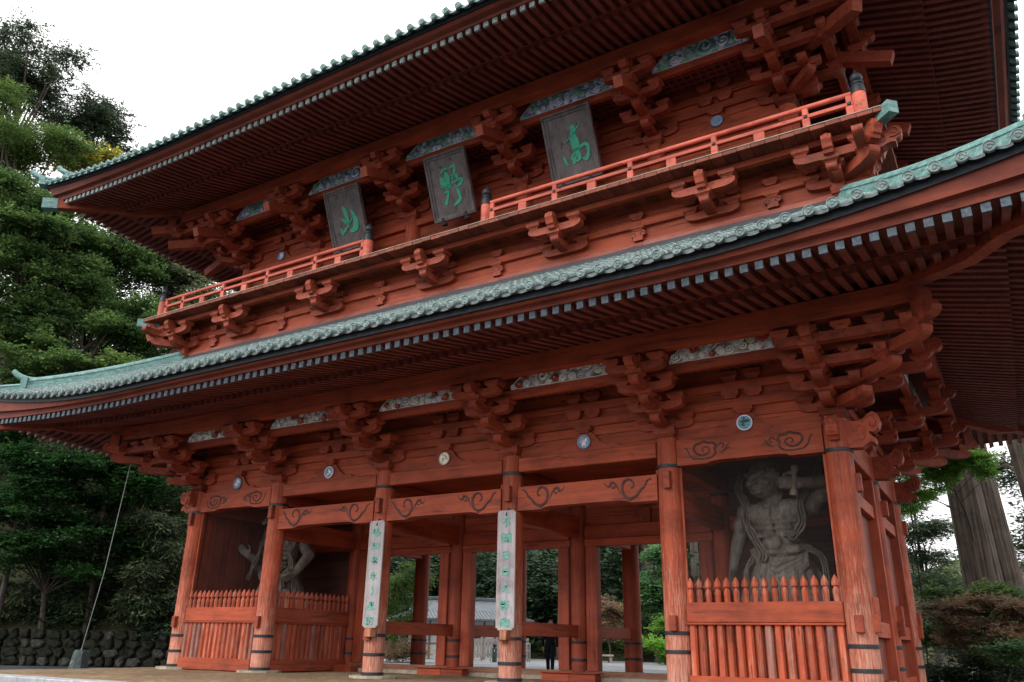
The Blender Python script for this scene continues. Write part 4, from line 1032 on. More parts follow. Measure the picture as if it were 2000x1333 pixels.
for sx in (-1, 1):
    obj('gable_wall', M().add([(sx*11.0,-.6,19.0),(sx*11.0,8.5,19.0),(sx*11.0,3.96,24.0)], [(0,1,2)] if sx > 0 else [(2,1,0)]), RY, gate)

# ------------------------------------------------------------------ brush strokes
def strokes_mesh(strokes, org, ax, ay, an, thick=.02):
    """each stroke: list of (u, v, width) in metres on the board"""
    m = M(); o = Vector(org); ax = Vector(ax); ay = Vector(ay); an = Vector(an)
    for st in strokes:
        P = spline(st, 5); L = []; R = []
        for i, p in enumerate(P):
            d = P[min(i+1,len(P)-1)][:2]-P[max(i-1,0)][:2]; d = d/(np.linalg.norm(d)+1e-9); w = max(.003, p[2])/2
            L.append((p[0]-d[1]*w, p[1]+d[0]*w)); R.append((p[0]+d[1]*w, p[1]-d[0]*w))
        n = len(P); vs = []
        for t in (thick, -.002):
            for (a, b) in L: vs.append(o+ax*a+ay*b+an*t)
            for (a, b) in R: vs.append(o+ax*a+ay*b+an*t)
        fs = []
        for i in range(n-1):
            fs += [(i, n+i, n+i+1, i+1), (i, i+1, 2*n+i+1, 2*n+i), (n+i, 3*n+i, 3*n+i+1, n+i+1)]
        fs += [(0, 2*n, 3*n, n), (n-1, 2*n-1, 4*n-1, 3*n-1)]
        m.add(vs, fs)
    return m
# three name plaques under the upper eaves
TAKA = [[(.05,.52,.02),(.12,.50,.20),(.20,.42,.10)],[(.40,.56,.02),(.28,.46,.045),(.10,.30,.05),(-.06,.20,.03),(-.16,.14,.02)],
        [(.10,.40,.10),(.12,.20,.24),(.14,-.02,.27),(.17,-.16,.24)],[(.02,-.16,.03),(.24,-.14,.06),(.42,-.06,.10),(.52,-.14,.10),(.50,-.36,.10),(.40,-.50,.13),(.30,-.44,.03)],
        [(.10,-.20,.05),(.0,-.30,.08),(-.06,-.42,.05)],[(.12,-.16,.16),(.18,-.30,.15),(.20,-.44,.10),(.08,-.50,.06)],[(.10,-.34,.05),(.02,-.46,.12),(.0,-.56,.06)],[(-.30,-.22,.02),(-.27,-.38,.08),(-.20,-.56,.05)]]
NO = [[(-.28,.42,.03),(-.14,.52,.08),(.04,.56,.05)],[(-.30,.34,.05),(-.22,.16,.26),(-.16,-.02,.16),(-.10,-.10,.06)],[(-.08,.46,.06),(-.04,.26,.22),(-.02,.06,.12),(-.06,-.16,.07),(-.22,-.52,.11),(-.26,-.60,.03)],
      [(-.34,.04,.02),(-.18,-.04,.07),(.02,.02,.04)],[(-.28,-.22,.02),(-.14,-.18,.07),(.0,-.08,.04)],[(.06,.52,.03),(.30,.56,.10),(.26,.34,.10),(.12,.18,.05)],[(.10,.28,.03),(.30,.26,.12),(.36,.08,.06)],
      [(.10,.02,.03),(.30,.08,.08),(.52,.08,.08),(.42,-.06,.09),(.20,-.14,.05)],[(.22,-.06,.05),(.30,-.30,.10),(.32,-.52,.11),(.22,-.60,.12),(.02,-.70,.02)],[(.0,-.1,.03),(.16,.14,.04),(.24,.3,.03)]]
YAMA = [[(-.12,.40,.02),(-.03,.36,.14),(.02,.12,.15),(.05,-.14,.15),(.10,-.24,.03)],[(-.22,.04,.02),(-.10,-.06,.10),(.06,-.20,.12)],[(-.30,-.28,.04),(-.28,-.46,.13),(-.14,-.40,.08),(.06,-.24,.06),(.26,-.04,.03)],
        [(.26,.30,.02),(.34,.08,.12),(.40,-.18,.20),(.34,-.40,.24),(.18,-.46,.14),(.08,-.46,.02)]]
def plaque(x, label, st, group):
    t = thing('name_plaque', label, 'plaque', (x, -.15, 13.85), 0, group)
    tilt = math.atan2(.85, 2.01); ay = Vector((0,-math.sin(tilt), math.cos(tilt))); an = Vector((0,-math.cos(tilt),-math.sin(tilt))); H = 2.18; w = .80
    o = Vector((0,0,0))
    def slab(u0,u1,v0,v1,n0,n1): 
        m = M(); vs = [o+Vector((u,0,0))+ay*v+an*n for n in (n0,n1) for (u,v) in ((u0,v0),(u1,v0),(u1,v1),(u0,v1))]
        return m.add(vs, [(3,2,1,0),(4,5,6,7),(0,1,5,4),(1,2,6,5),(2,3,7,6),(3,0,4,7)])
    obj('plaque_board', slab(-w+.12, w-.12, .12, H-.12, -.02, .03), GW, t)
    f = .15
    def fr(pts):      # mitred moulding: outer high, inner lower lip
        m = M(); vs = []
        for (u, v, iu, iv) in pts:
            for k, n in ((0,-.04),(0,.10),(.45,.11),(.55,.07),(1,.06),(1,-.04)): vs.append(o+Vector((u+(iu-u)*k,0,0))+ay*(v+(iv-v)*k)+an*n)
        return m.add(vs, [(j, (j+1)%6, 6+(j+1)%6, 6+j) for j in range(6)]+[(5,4,3,2,1,0),(6,7,8,9,10,11)])
    c = [(-w,0,-w+f,f),(w,0,w-f,f),(w,H,w-f,H-f),(-w,H,-w+f,H-f)]
    for i in range(4): obj('plaque_frame', fr([c[i], c[(i+1)%4]]), GW, t)
    obj('plaque_character', strokes_mesh(st, o+ay*(H*.5)+an*.032, (1,0,0), ay, an, .022), GREEN, t)
    for u in (-w+.35, w-.35):
        m = slab(u-.04,u+.04,-.12,.10,.06,.13); m.ball(tuple(Vector((u,0,0))+ay*-.1+an*.05), .12, .09, .07, 8, 5); obj('support_bracket', m, IRON, t)
plaque(4.45, 'grey name plaque with a green looping brush character, rightmost of three under the upper eaves', TAKA, 'name plaques under the upper eaves')
plaque(0.02, 'grey name plaque with a dense green character, middle of three, above the balcony rail gap', NO, 'name plaques under the upper eaves')
plaque(-4.42, 'grey name plaque with a three-pronged green character, leftmost of three under the upper eaves', YAMA, 'name plaques under the upper eaves')

# two long calligraphy boards on the centre columns
CH = {
 'fu': [[(-.8,.8),(.8,.86)],[(.1,.8),(-.3,.2),(-.8,-.1)],[(0,.4),(0,-.9),(-.2,-.8)],[(.2,.2),(.7,-.2),(.8,-.6)]],
 'ketsu': [[(-.9,-1),(-.9,.9),(-.2,.9),(-.2,.3),(-.8,.3)],[(.9,-.9),(.9,.9),(.2,.9),(.2,.3),(.8,.3)],[(-.5,.1),(.5,.1)],[(-.5,-.3),(-.1,-.2),(-.2,-.9)],[(.1,-.1),(.5,-.3),(.1,-.8)],[(.2,-.4),(.6,-.9)],[(-.6,-.7),(-.3,-.4)]],
 'nichi': [[(-.5,.7),(-.6,-.2),(-.3,-.8),(.4,-.7),(.6,.1),(.3,.7),(-.5,.6)],[(-.5,0),(.5,.1)]],
 'nichi2': [[(-.6,.5),(-.7,-.2),(-.2,-.8),(.5,-.6),(.6,.1)],[(-.4,.5),(.3,.6),(.2,.1),(-.4,0),(.4,-.1)]],
 'dai': [[(-.7,.2),(.8,.6)],[(.2,.9),(0,.1),(-.7,-.8)],[(.1,.1),(.4,-.5),(.9,-.9)]],
 'ei': [[(-.8,.9),(-.8,.4),(-.1,.4),(-.1,.9),(-.8,.9)],[(-.8,.65),(-.1,.65)],[(-1,.2),(.1,.25)],[(-.7,0),(-.7,-.3),(-.1,-.3),(-.1,0),(-.7,0)],[(-.4,-.3),(-.4,-.9),(-.6,-.8)],[(-.7,-.5),(-.9,-.8)],[(-.1,-.5),(.1,-.8)],[(.9,.9),(.3,.5)],[(.9,.3),(.3,-.1)],[(.9,-.2),(.2,-.9)]],
 'kou': [[(0,1),(-.2,.6)],[(-.8,-.9),(-.8,.5),(.2,.6),(.8,.5),(.8,-.8),(.5,-.7)],[(-.4,.1),(-.4,-.4),(.3,-.4),(.3,.1),(-.4,.1)]],
 'shi': [[(-.7,.9),(-.5,.2),(-.8,-.3),(-.2,-.8)],[(-.9,.3),(-.2,.5)],[(.4,.9),(.1,.3),(.8,.4)],[(0,-.1),(0,-.8),(.8,-.8),(.8,-.1),(0,-.1)],[(.1,-.4),(.7,-.4)],[(-.6,.0),(-.3,-.4)]],
 'chi': [[(-.6,.9),(-.8,.5)],[(-.8,.55),(-.1,.6)],[(-.9,.1),(0,.2)],[(-.4,.6),(-.4,.1),(-.9,-.8)],[(-.3,-.1),(0,-.6)],[(.2,.5),(.2,-.5),(.8,-.4),(.8,.6),(.2,.5)]],
 'go': [[(-.7,.8),(.7,.9)],[(0,.9),(-.2,.3)],[(-.6,.5),(.5,.5),(.4,.1)],[(-.9,.1),(.9,.2)],[(.1,.1),(-.7,-.4)],[(.2,0),(.7,-.5),(-.2,-.3),(.1,-.9)],[(-.3,-.3),(.5,-.2)]],
 'ei2': [[(0,1),(.1,.7)],[(-.5,.5),(.2,.5),(.1,-.9),(-.2,-.7)],[(-.8,.1),(-.2,.1),(-.8,-.7)],[(.8,.4),(.3,.0)],[(.2,.1),(.5,-.4),(.9,-.7)]],
 'no': [[(.1,1),(-.1,.5),(.3,.1),(.1,-.4),(-.2,-1)]],
 'i': [[(-.1,.9),(-.4,.5),(.5,.6),(.4,.2),(-.3,.2)],[(-.2,.0),(.4,.0),(.3,-.4),(-.2,-.3)],[(-.9,.3),(-.6,-.2),(-.9,-.6),(-.3,-.9),(.3,-.8),(.9,-.7)],[(.1,1),(.1,.1)]],
 'seki': [[(-.9,.7),(-.4,.8),(-.5,.3),(-.9,.4),(-.9,.7)],[(-.6,.3),(-.8,-.4),(-.4,-.7),(-.9,-.8)],[(.1,.6),(.8,.7)],[(.3,.9),(.1,.2),(-.1,-.6)],[(.6,.6),(.5,-.8),(.3,-.6)],[(0,.1),(-.2,-.3)],[(.8,.3),(1,-.2)]],
}
def column_board(x, label, chars, zt, zb):
    t = thing('hanging_board', label, 'signboard', (x, -.32, zb), 0, 'calligraphy boards on the centre columns')
    H = zt-zb; w = .275; c = .06
    pr = [(-w+c,0),(w-c,0),(w-c,c*.6),(w,c),(w,H-c),(w-c,H),(-w+c,H),(-w,H-c),(-w,c),(-w+c,c*.6)]
    obj('board', M().prism(pr, (0,0,0), (1,0,0), (0,0,1), (0,1,0), -.075, -.035), PW, t)
    edge = M().tube([(p[0]*.93, -.076, .03+p[1]*(H-.06)/H) for p in pr]+[(pr[0][0]*.93,-.076,.03)], .008, 4); obj('board_edging', edge, PW2, t)
    m = M(); n = len(chars)
    for i, ch in enumerate(chars):
        cz = H-.32-(H-.50)*i/(n-1); sc = .145
        st = [[(p[0]*sc, cz+p[1]*sc*.82, (.046 if 0 < k < len(s)-1 else .030)) for k, p in enumerate(s)] for s in CH[ch]]
        mm = strokes_mesh(st, (0,-.0755,0), (1,0,0), (0,0,1), (0,-1,0), .008); m.add(mm.v, mm.f)
    obj('lettering', m, GREEN2, t)
    obj('hook', M().tube([(0,-.08,H-.10),(0,-.10,H-.14),(0,-.02,H+.03),(0,.02,H+.06)], .018, 6), IRON, t)
    obj('support_peg', M().cbox(-.10,.10,-.16,.10,-.24,-.01,.015), PEG, t)
PW2 = simple('board_edge', (.52,.43,.33), .7); PEG = wood('pale_peg_wood', (8,8,1), base=(.45,.17,.09), dark=(.3,.09,.05), fade=(.62,.36,.22), fade_lo=.5, fade_hi=.7)
column_board(2.31, 'pale grey vertical board of seven green characters on the column right of centre', ['fu','ketsu','nichi','nichi2','dai','ei','kou'], 4.27, 1.27)
column_board(-2.14, 'pale grey vertical board of faded green cursive characters on the column left of centre', ['shi','chi','go','ei2','no','i','seki'], 4.26, 1.30)

# ------------------------------------------------------------------ picket fences
def picket_mesh(w):
    prof = [(.50,0),(.50,.15),(.56,.19),(.50,.25),(.36,.29),(.36,.305),(.56,.33),(.60,.37),(.52,.44),(.25,.51),(.02,.56)]
    return M().lathe([(r*w, h) for r, h in prof], (0,0,0), 8)
def fence(label, p0, p1, npk, nsl, ztop, group):
    p0 = Vector(p0); p1 = Vector(p1); L = (p1-p0).length; rz = math.atan2(p1.y-p0.y, p1.x-p0.x)
    t = thing('picket_fence', label, 'fence', tuple(p0), rz, group)
    obj('rail', M().cbox(0, L, -.10, .05, 1.47, 1.905, .02), RX if abs(rz) < .3 else RY, t)
    obj('rail_ledge', M().cbox(0, L, -.13, .06, 1.425, 1.468, .008), RX if abs(rz) < .3 else RY, t)
    obj('sill', M().cbox(0, L, -.13, .10, .0, .36, .02), RX if abs(rz) < .3 else RY, t)
    me = picket_mesh(L/npk*.66).data('picket', RS, True); sp = L/npk
    for k in range(npk): link('picket', me, t, (sp*(k+.5), -.02, 1.895), PI/8)
    sp = L/nsl; w = sp*.80
    sm = M().prism([(-w/2,.05),(-w/2,-.01),(-w*.30,-.075),(w*.30,-.075),(w/2,-.01),(w/2,.05)], (0,0,0), (1,0,0), (0,1,0), (0,0,1), .34, 1.44)
    mr, mg = sm.data('slat', RS), sm.data('slat', RG)
    for k in range(nsl): link('slat', mg if random.random() < .2 else mr, t, (sp*(k+.5), 0, 0))
    obj('back_board', M().box(0.02, L-.02, .07, .10, .34, 1.9), RX, t)
g = 'red picket fences around the statue bays'
fence('red picket fence with worn slats across the right statue bay', (7.03,-.06,0), (10.42,-.06,0), 16, 16, 2.4, g)
fence('red picket fence with worn slats across the left statue bay between the first two columns', (-10.42,-.06,0), (-7.03,-.06,0), 16, 16, 2.4, g)
fence('darker red picket fence with greyed pickets running back into the gate beside the left statue', (-6.75,.28,0), (-6.75,3.72,0), 16, 16, 2.4, g)
fence('shaded red picket fence running back into the gate beside the right statue', (6.75,3.72,0), (6.75,.28,0), 16, 16, 2.4, g)

# ------------------------------------------------------------------ voxel-joined bodies (statues, person)
def capsule(m, a, b, ra, rb, n=12):
    a = Vector(a); b = Vector(b); d = (b-a); L = d.length
    if L < 1e-6: m.ball(a, ra, ra, ra, n, 8); return
    d.normalize(); pts = []; rad = []
    for i in range(5): t = i/4*PI/2; pts.append(a-d*ra*math.cos(t)); rad.append(max(.001, ra*math.sin(t)))
    for i in range(5): t = i/4*PI/2; pts.append(b+d*rb*math.sin(t)); rad.append(max(.001, rb*math.cos(t)))
    m.tube(pts, rad, n)
def voxel(m, size, smooth=4, name='body'):
    me = m.data(name); o = bpy.data.objects.new('tmp', me); COL.objects.link(o)
    md = o.modifiers.new('r', 'REMESH'); md.mode = 'VOXEL'; md.voxel_size = size; md.use_smooth_shade = True
    sm = o.modifiers.new('s', 'SMOOTH'); sm.iterations = smooth; sm.factor = .5
    dg = bpy.context.evaluated_depsgraph_get(); out = bpy.data.meshes.new_from_object(o.evaluated_get(dg)); out.name = name
    bpy.data.objects.remove(o); bpy.data.meshes.remove(me)
    out.polygons.foreach_set('use_smooth', [True]*len(out.polygons)); return out
def hand(m, c, d, side, up, s=1.0, fist=False):
    """palm with four unequal bent fingers and a thumb; c wrist, d pointing direction, side thumb side"""
    c = Vector(c); d = Vector(d).normalized(); side = (Vector(side) - d*Vector(side).dot(d)).normalized(); n = d.cross(side)
    if n.dot(Vector(up)) < 0: n = -n
    for k in range(-1, 2): capsule(m, c+side*(k*.045*s), c+d*.20*s+side*(k*.055*s), .05*s, .052*s, 8)
    for k, L in enumerate((.19,.21,.20,.16)):
        b = c+d*.20*s+side*((1.5-k)*.048*s); L *= s; bend = -n if True else n
        if fist: p1 = b+d*L*.35+bend*L*.15; p2 = p1+bend*L*.42-d*L*.05; p3 = p2-d*L*.35
        else: p1 = b+d*L*.45+bend*L*.06; p2 = p1+d*L*.30+bend*L*.10; p3 = p2+d*L*.22+bend*L*.14
        capsule(m, b, p1, .026*s, .024*s, 7); capsule(m, p1, p2, .024*s, .022*s, 7); capsule(m, p2, p3, .022*s, .018*s, 7)
    b = c+side*.08*s+d*.03*s; p1 = b+(side*.7+d*.7)*.12*s; p2 = p1+(d*.9-n*.25+side*(-.3 if fist else .1))*.11*s
    capsule(m, b, p1, .034*s, .028*s, 7); capsule(m, p1, p2, .028*s, .022*s, 7)

def head_parts(m, c, r, f, open_mouth=False, up=Vector((0,0,1))):
    """stern guardian face; f = facing direction"""
    c = Vector(c); f = Vector(f).normalized(); s = f.cross(up).normalized(); u = s.cross(f)
    P = lambda a, b, d: c + s*a*r + u*b*r + f*d*r
    m.ball(P(0,.15,-.08), r*.92, r*.92, r*.98, 16, 12); m.ball(P(0,-.42,.22), r*.70, r*.70, r*.58, 14, 10); m.ball(P(0,-.72,.40), r*.36, r*.36, r*.26, 12, 8)
    capsule(m, P(-.58,.34,.70), P(-.04,.10,.98), r*.14, r*.13); capsule(m, P(.58,.34,.70), P(.04,.10,.98), r*.14, r*.13)
    capsule(m, P(0,.10,.92), P(0,-.20,1.18), r*.11, r*.18); m.ball(P(-.16,-.20,.94), r*.13, r*.13, r*.10, 8, 6); m.ball(P(.16,-.20,.94), r*.13, r*.13, r*.10, 8, 6)
    for a in (-1, 1):
        m.ball(P(a*.34,.0,.74), r*.15, r*.15, r*.12, 10, 8); m.ball(P(a*.52,-.22,.58), r*.24, r*.24, r*.22, 10, 8)
        capsule(m, P(a*.92,.12,-.02), P(a*.90,-.42,.06), r*.15, r*.13); m.ball(P(a*.94,.0,.02), r*.12, r*.20, r*.25, 8, 8)
        capsule(m, P(a*.30,-.46,.80), P(a*.36,-.62,.66), r*.06, r*.06)
    if open_mouth: capsule(m, P(-.30,-.40,.84), P(.30,-.40,.84), r*.08, r*.08); capsule(m, P(-.26,-.66,.78), P(.26,-.66,.78), r*.09, r*.09)
    else: capsule(m, P(-.36,-.52,.80), P(0,-.43,.95), r*.085, r*.09); capsule(m, P(.36,-.52,.80), P(0,-.43,.95), r*.09, r*.085); capsule(m, P(-.26,-.66,.80), P(.26,-.66,.80), r*.10, r*.10)
    for k in range(9):                                     # swept-back hair up to the topknot
        t = (k-4)/4*1.2; capsule(m, P(math.sin(t)*.9,.55-.1*abs(t),.5*math.cos(t)), P(math.sin(t)*.35,1.05,-.1), r*.12, r*.14, 8)
    capsule(m, P(0,1.0,-.1), P(0,1.35,-.1), r*.24, r*.20); m.ball(P(0,1.5,-.12), r*.34, r*.26, r*.24, 10, 8); m.ball(P(-.28,1.42,-.1), r*.2, r*.18, r*.18, 8, 6); m.ball(P(.28,1.5,-.1), r*.2, r*.18, r*.18, 8, 6)
    return P
def ribbon(m, pts, w, th=.05, side=(1,0,0)):
    """waving scarf band: three parallel ridges"""
    P = [Vector(p) for p in spline(pts, 8)]
    for k, (o, r) in enumerate(((-.33,1.0),(0,.8),(.33,1.0))):
        q = []
        for i, p in enumerate(P):
            d = (P[min(i+1,len(P)-1)]-P[max(i-1,0)]).normalized(); sd = d.cross(Vector((0,-1,0)))
            sd = sd.normalized() if sd.length > .1 else Vector(side)
            q.append(p + sd*(o*w*(1+.15*math.sin(i*.9))) + Vector((0,.02*math.sin(i*.7+k),0)))
        m.tube(q, [w*.30*r*(1 if i < len(q)-4 else .8) for i in range(len(q))], 8, True, .55)

def guardian(name, label, loc, mir, pose):
    t = thing(name, label, 'statue', loc, 0, 'guardian statues in the side bays'); t.scale = (1.08, 1.05, 1.035)
    X = lambda p: (mir*p[0], p[1], p[2])
    m = M(); C = lambda a, b, ra, rb: capsule(m, X(a), X(b), ra, rb)
    # local coordinates: x to the side, z up from floor, statue 4.9 tall; waist at 2.95
    m.ball(X((.02,0,3.12)), .62, .46, .36, 16, 10); m.ball(X((-.02,-.02,3.70)), .66, .45, .50, 18, 12); m.ball(X((-.30,-.22,3.92)), .38, .28, .30, 14, 10); m.ball(X((.32,-.22,3.98)), .38, .28, .30, 14, 10)
    m.ball(X((0,.05,4.12)), .62, .32, .22, 14, 8); C((0,0,4.1), (-.08,-.08,4.42), .26, .23)
    for a in (-1, 1):
        C((a*.07,-.30,4.12), (a*.16,-.16,4.40), .055, .05)             # neck cords
        for k in range(5): C((a*.08,-.50+.01*k,3.70-.135*k), (a*.46,-.33,3.74-.15*k), .080, .055)   # ribs and belly muscle
        for k in range(3): m.ball(X((a*.16,-.44,3.34-.14*k)), .13, .08, .075, 8, 6)
        C((a*.12,-.36,4.06), (a*.55,-.18,4.16), .05, .06)              # collar bones
        m.ball(X((a*.40,-.42,3.86)), .045, .045, .045, 6, 5)
    m.ball(X((-.02,-.38,3.10)), .42, .28, .30, 14, 10); m.ball(X((-.03,-.62,3.22)), .20, .13, .19, 12, 8)                 # belly
    m.ball(X((-.03,-.64,3.16)), .06, .05, .05, 6, 5)
    f = X((-.55,-.85,-.12)); hc = X((-.16,-.18,4.78))
    for k in range(7):                                     # knotted sinews over chest and shoulders
        for a in (-1, 1): C((a*.10,-.47,4.02-.05*k), (a*(.50-.02*k),-.34,4.08-.07*k), .030, .022)
    for k in range(6): m.ball(X((-.34+.135*k,-.53-.03*math.sin(k*.9),3.40-.02*(k%2))), .075, .06, .065, 8, 6)
    head_parts(m, hc, .46, f, pose == 'open')
    # lowered arm
    sh = (-.70,.0,4.02); el = (-.95,-.05,3.34); wr = (-1.08,-.20,2.68)
    if pose == 'open': el = (-1.10,-.10,3.42); wr = (-1.22,-.42,3.60)
    m.ball(X(sh), .25, .25, .25, 12, 9); C(sh, el, .20, .17); m.ball(X((-.84,-.10,3.72)), .19, .19, .24, 10, 8); C(el, wr, .175, .11); m.ball(X((-.99,-.08,3.14)), .17, .17, .22 if pose == 'fist' else .15, 10, 8)
    hand(m, X(wr), X((-.12,-.25,-.95)) if pose == 'fist' else X((-.75,-.25,.6)), X((0,-1,0)) if pose == 'fist' else X((.2,.1,1)), X((-1,0,0)) if pose == 'fist' else X((0,-1,0)), 1.35)
    if pose == 'fist':
        sh = (.70,.0,4.08); el = (1.32,-.10,4.62); wr = (.66,-.62,4.55)
        m.ball(X(sh), .27, .27, .26, 12, 9); C(sh, el, .21, .19); m.ball(X((1.0,-.10,4.30)), .22, .22, .20, 10, 8); C(el, wr, .19, .12)
        hand(m, X(wr), X((-.9,-.45,.05)), X((0,0,1)), X((0,-1,0)), 1.5, True)
    else:
        sh = (.70,.0,4.05); el = (1.28,-.15,3.55); wr = (1.22,-.62,2.95)
        m.ball(X(sh), .26, .26, .25, 12, 9); C(sh, el, .21, .18); C(el, wr, .18, .12); m.ball(X((1.02,-.10,3.88)), .21, .21, .22, 10, 8)
        hand(m, X(wr), X((-.5,-.5,-.5)), X((-.2,-.8,.3)), X((1,0,0)), 1.5, True)
    # skirt with deep folds
    n, rows = 72, 12; vs = []
    for j in range(rows):
        tt = j/(rows-1); z = 3.02-1.67*tt; ra = .50+.50*min(1,tt*1.5)**.8; rb = .42+.34*min(1,tt*1.5)**.8
        for i in range(n):
            a = 2*PI*i/n; k = 1+(.03+.13*tt)*math.sin(a*9+tt*1.5+.6*math.sin(a*2))+.05*tt*math.sin(a*17+1); vs.append(X((.03+ra*k*math.cos(a), rb*k*math.sin(a)-.06*tt, z+.06*math.sin(a*4)*tt)))
    fs = [(j*n+i, j*n+(i+1)%n, (j+1)*n+(i+1)%n, (j+1)*n+i) for j in range(rows-1) for i in range(n)]+[tuple(range(n)), tuple((rows-1)*n+i for i in range(n-1,-1,-1))]
    m.add(vs, fs)
    for k in range(9):                                     # long pleats falling from the sash
        a0 = -1.1+k*.27; C((.50*math.sin(a0),-.46*math.cos(a0)-.06,2.92), (.92*math.sin(a0)+.05*math.sin(k*2.1),-.78*math.cos(a0)-.04,1.75), .06, .10)
    for k in range(5): C((-.58+.02*k,-.30,3.02-.05*k), (.0,-.66-.02*k,2.72-.15*k), .045, .05); C((.0,-.66-.02*k,2.72-.15*k), (.62,-.36,3.0-.07*k), .05, .045)
    C((-.60,-.12,3.10), (.0,-.52,2.98), .09, .10); C((.0,-.52,2.98), (.62,-.14,3.14), .10, .09); m.ball(X((.34,-.50,3.06)), .22, .14, .12, 10, 7); m.ball(X((-.05,-.60,3.02)), .12, .1, .09, 8, 6)
    for a in (-1, 1): C((a*.45,0,1.5), (a*.60,-.05,.95), .30, .20); C((a*.60,-.05,.95), (a*.66,-.35,.82), .17, .13)
    obj_ = link('figure', voxel(m, .021, 2, 'figure'), t); obj_.data.materials.append(STW)
    # rock base
    rb = M(); n = 14; vs = []
    for (z, r) in ((.0,1.25),(.35,1.2),(.7,1.0),(.82,.85)):
        for i in range(n): a = 2*PI*i/n; k = 1+.12*math.sin(i*2.3+z*5)+.06*math.sin(i*5.1); vs.append((r*1.05*k*math.cos(a), r*.8*k*math.sin(a), z))
    rb.add(vs, [(j*n+i, j*n+(i+1)%n, (j+1)*n+(i+1)%n, (j+1)*n+i) for j in range(3) for i in range(n)]+[tuple(3*n+i for i in range(n))]); obj('rock_base', rb, STW, t)
    s = M()
    if pose == 'fist':
        ribbon(s, [X(p) for p in ((-.30,.30,5.30),(-.72,.15,5.05),(-.86,.0,4.62),(-.66,-.22,4.20),(-.62,-.40,3.72),(-.42,-.55,3.30),(-.28,-.60,2.96),(-.30,-.62,2.82))], .19)
        ribbon(s, [X(p) for p in ((.10,.42,5.62),(.62,.38,5.66),(1.0,.30,5.40),(.98,.2,4.95),(.74,-.05,4.5),(.60,-.42,4.14),(.62,-.50,3.66),(.42,-.56,3.36),(.36,-.56,3.42))], .20)
        ribbon(s, [X(p) for p in ((.60,-.3,3.12),(.92,-.36,2.90),(.98,-.40,2.4),(.9,-.4,1.9))], .14); ribbon(s, [X(p) for p in ((-.55,-.36,2.95),(-.72,-.5,2.55),(-.62,-.55,2.1),(-.66,-.55,1.8))], .12)
    else:
        ribbon(s, [X(p) for p in ((.20,.35,5.2),(.72,.25,5.0),(.98,.05,4.55),(.84,-.28,4.12),(.76,-.48,3.62),(.92,-.50,3.15),(1.02,-.40,2.6),(.98,-.3,2.1))], .19)
        ribbon(s, [X(p) for p in ((-.40,.3,5.2),(-.80,.2,4.9),(-.98,.0,4.4),(-.80,-.3,3.8),(-.95,-.4,3.2),(-1.2,-.35,2.8))], .18)
        ribbon(s, [X(p) for p in ((-.50,-.5,3.0),(.0,-.75,2.72),(.5,-.6,2.9),(.62,-.5,2.5))], .14)
    obj('scarf', s, STW, t, True)
    if pose == 'fist':
        v = M(); a, b = Vector(X((.54,-.72,4.24))), Vector(X((.64,-.74,4.96)))
        v.tube([a+(b-a)*q for q in (0,.03,.18,.24,.4,.6,.76,.82,.97,1)], [.03,.085,.085,.05,.05,.05,.05,.085,.085,.03], 10); obj('thunderbolt_club', v, PEGW, t, True)
    ey = M(); fv = Vector(f).normalized(); sv = fv.cross(Vector((0,0,1))).normalized()
    for a in (-1, 1): ey.ball(Vector(hc)+sv*(a*.146)+fv*.365+Vector((0,0,.012)), .036, .036, .022, 8, 6)
    obj('glass_eyes', ey, EYE, t, True)
PEGW = simple('worn_pale_wood', (.17,.125,.095), .7, 0, .3, 8); EYE = simple('glass_eye', (.75,.74,.70), .08, 0, .05, 2, .6)
guardian('guardian_statue', 'weathered grey wooden guardian with raised fist holding a club in the right bay', (8.80, 1.95, -.02), 1, 'fist')
guardian('guardian_statue', 'weathered brown wooden guardian with bare muscled chest behind the second column in the left bay', (-8.42, 2.05, .02), 1, 'open')

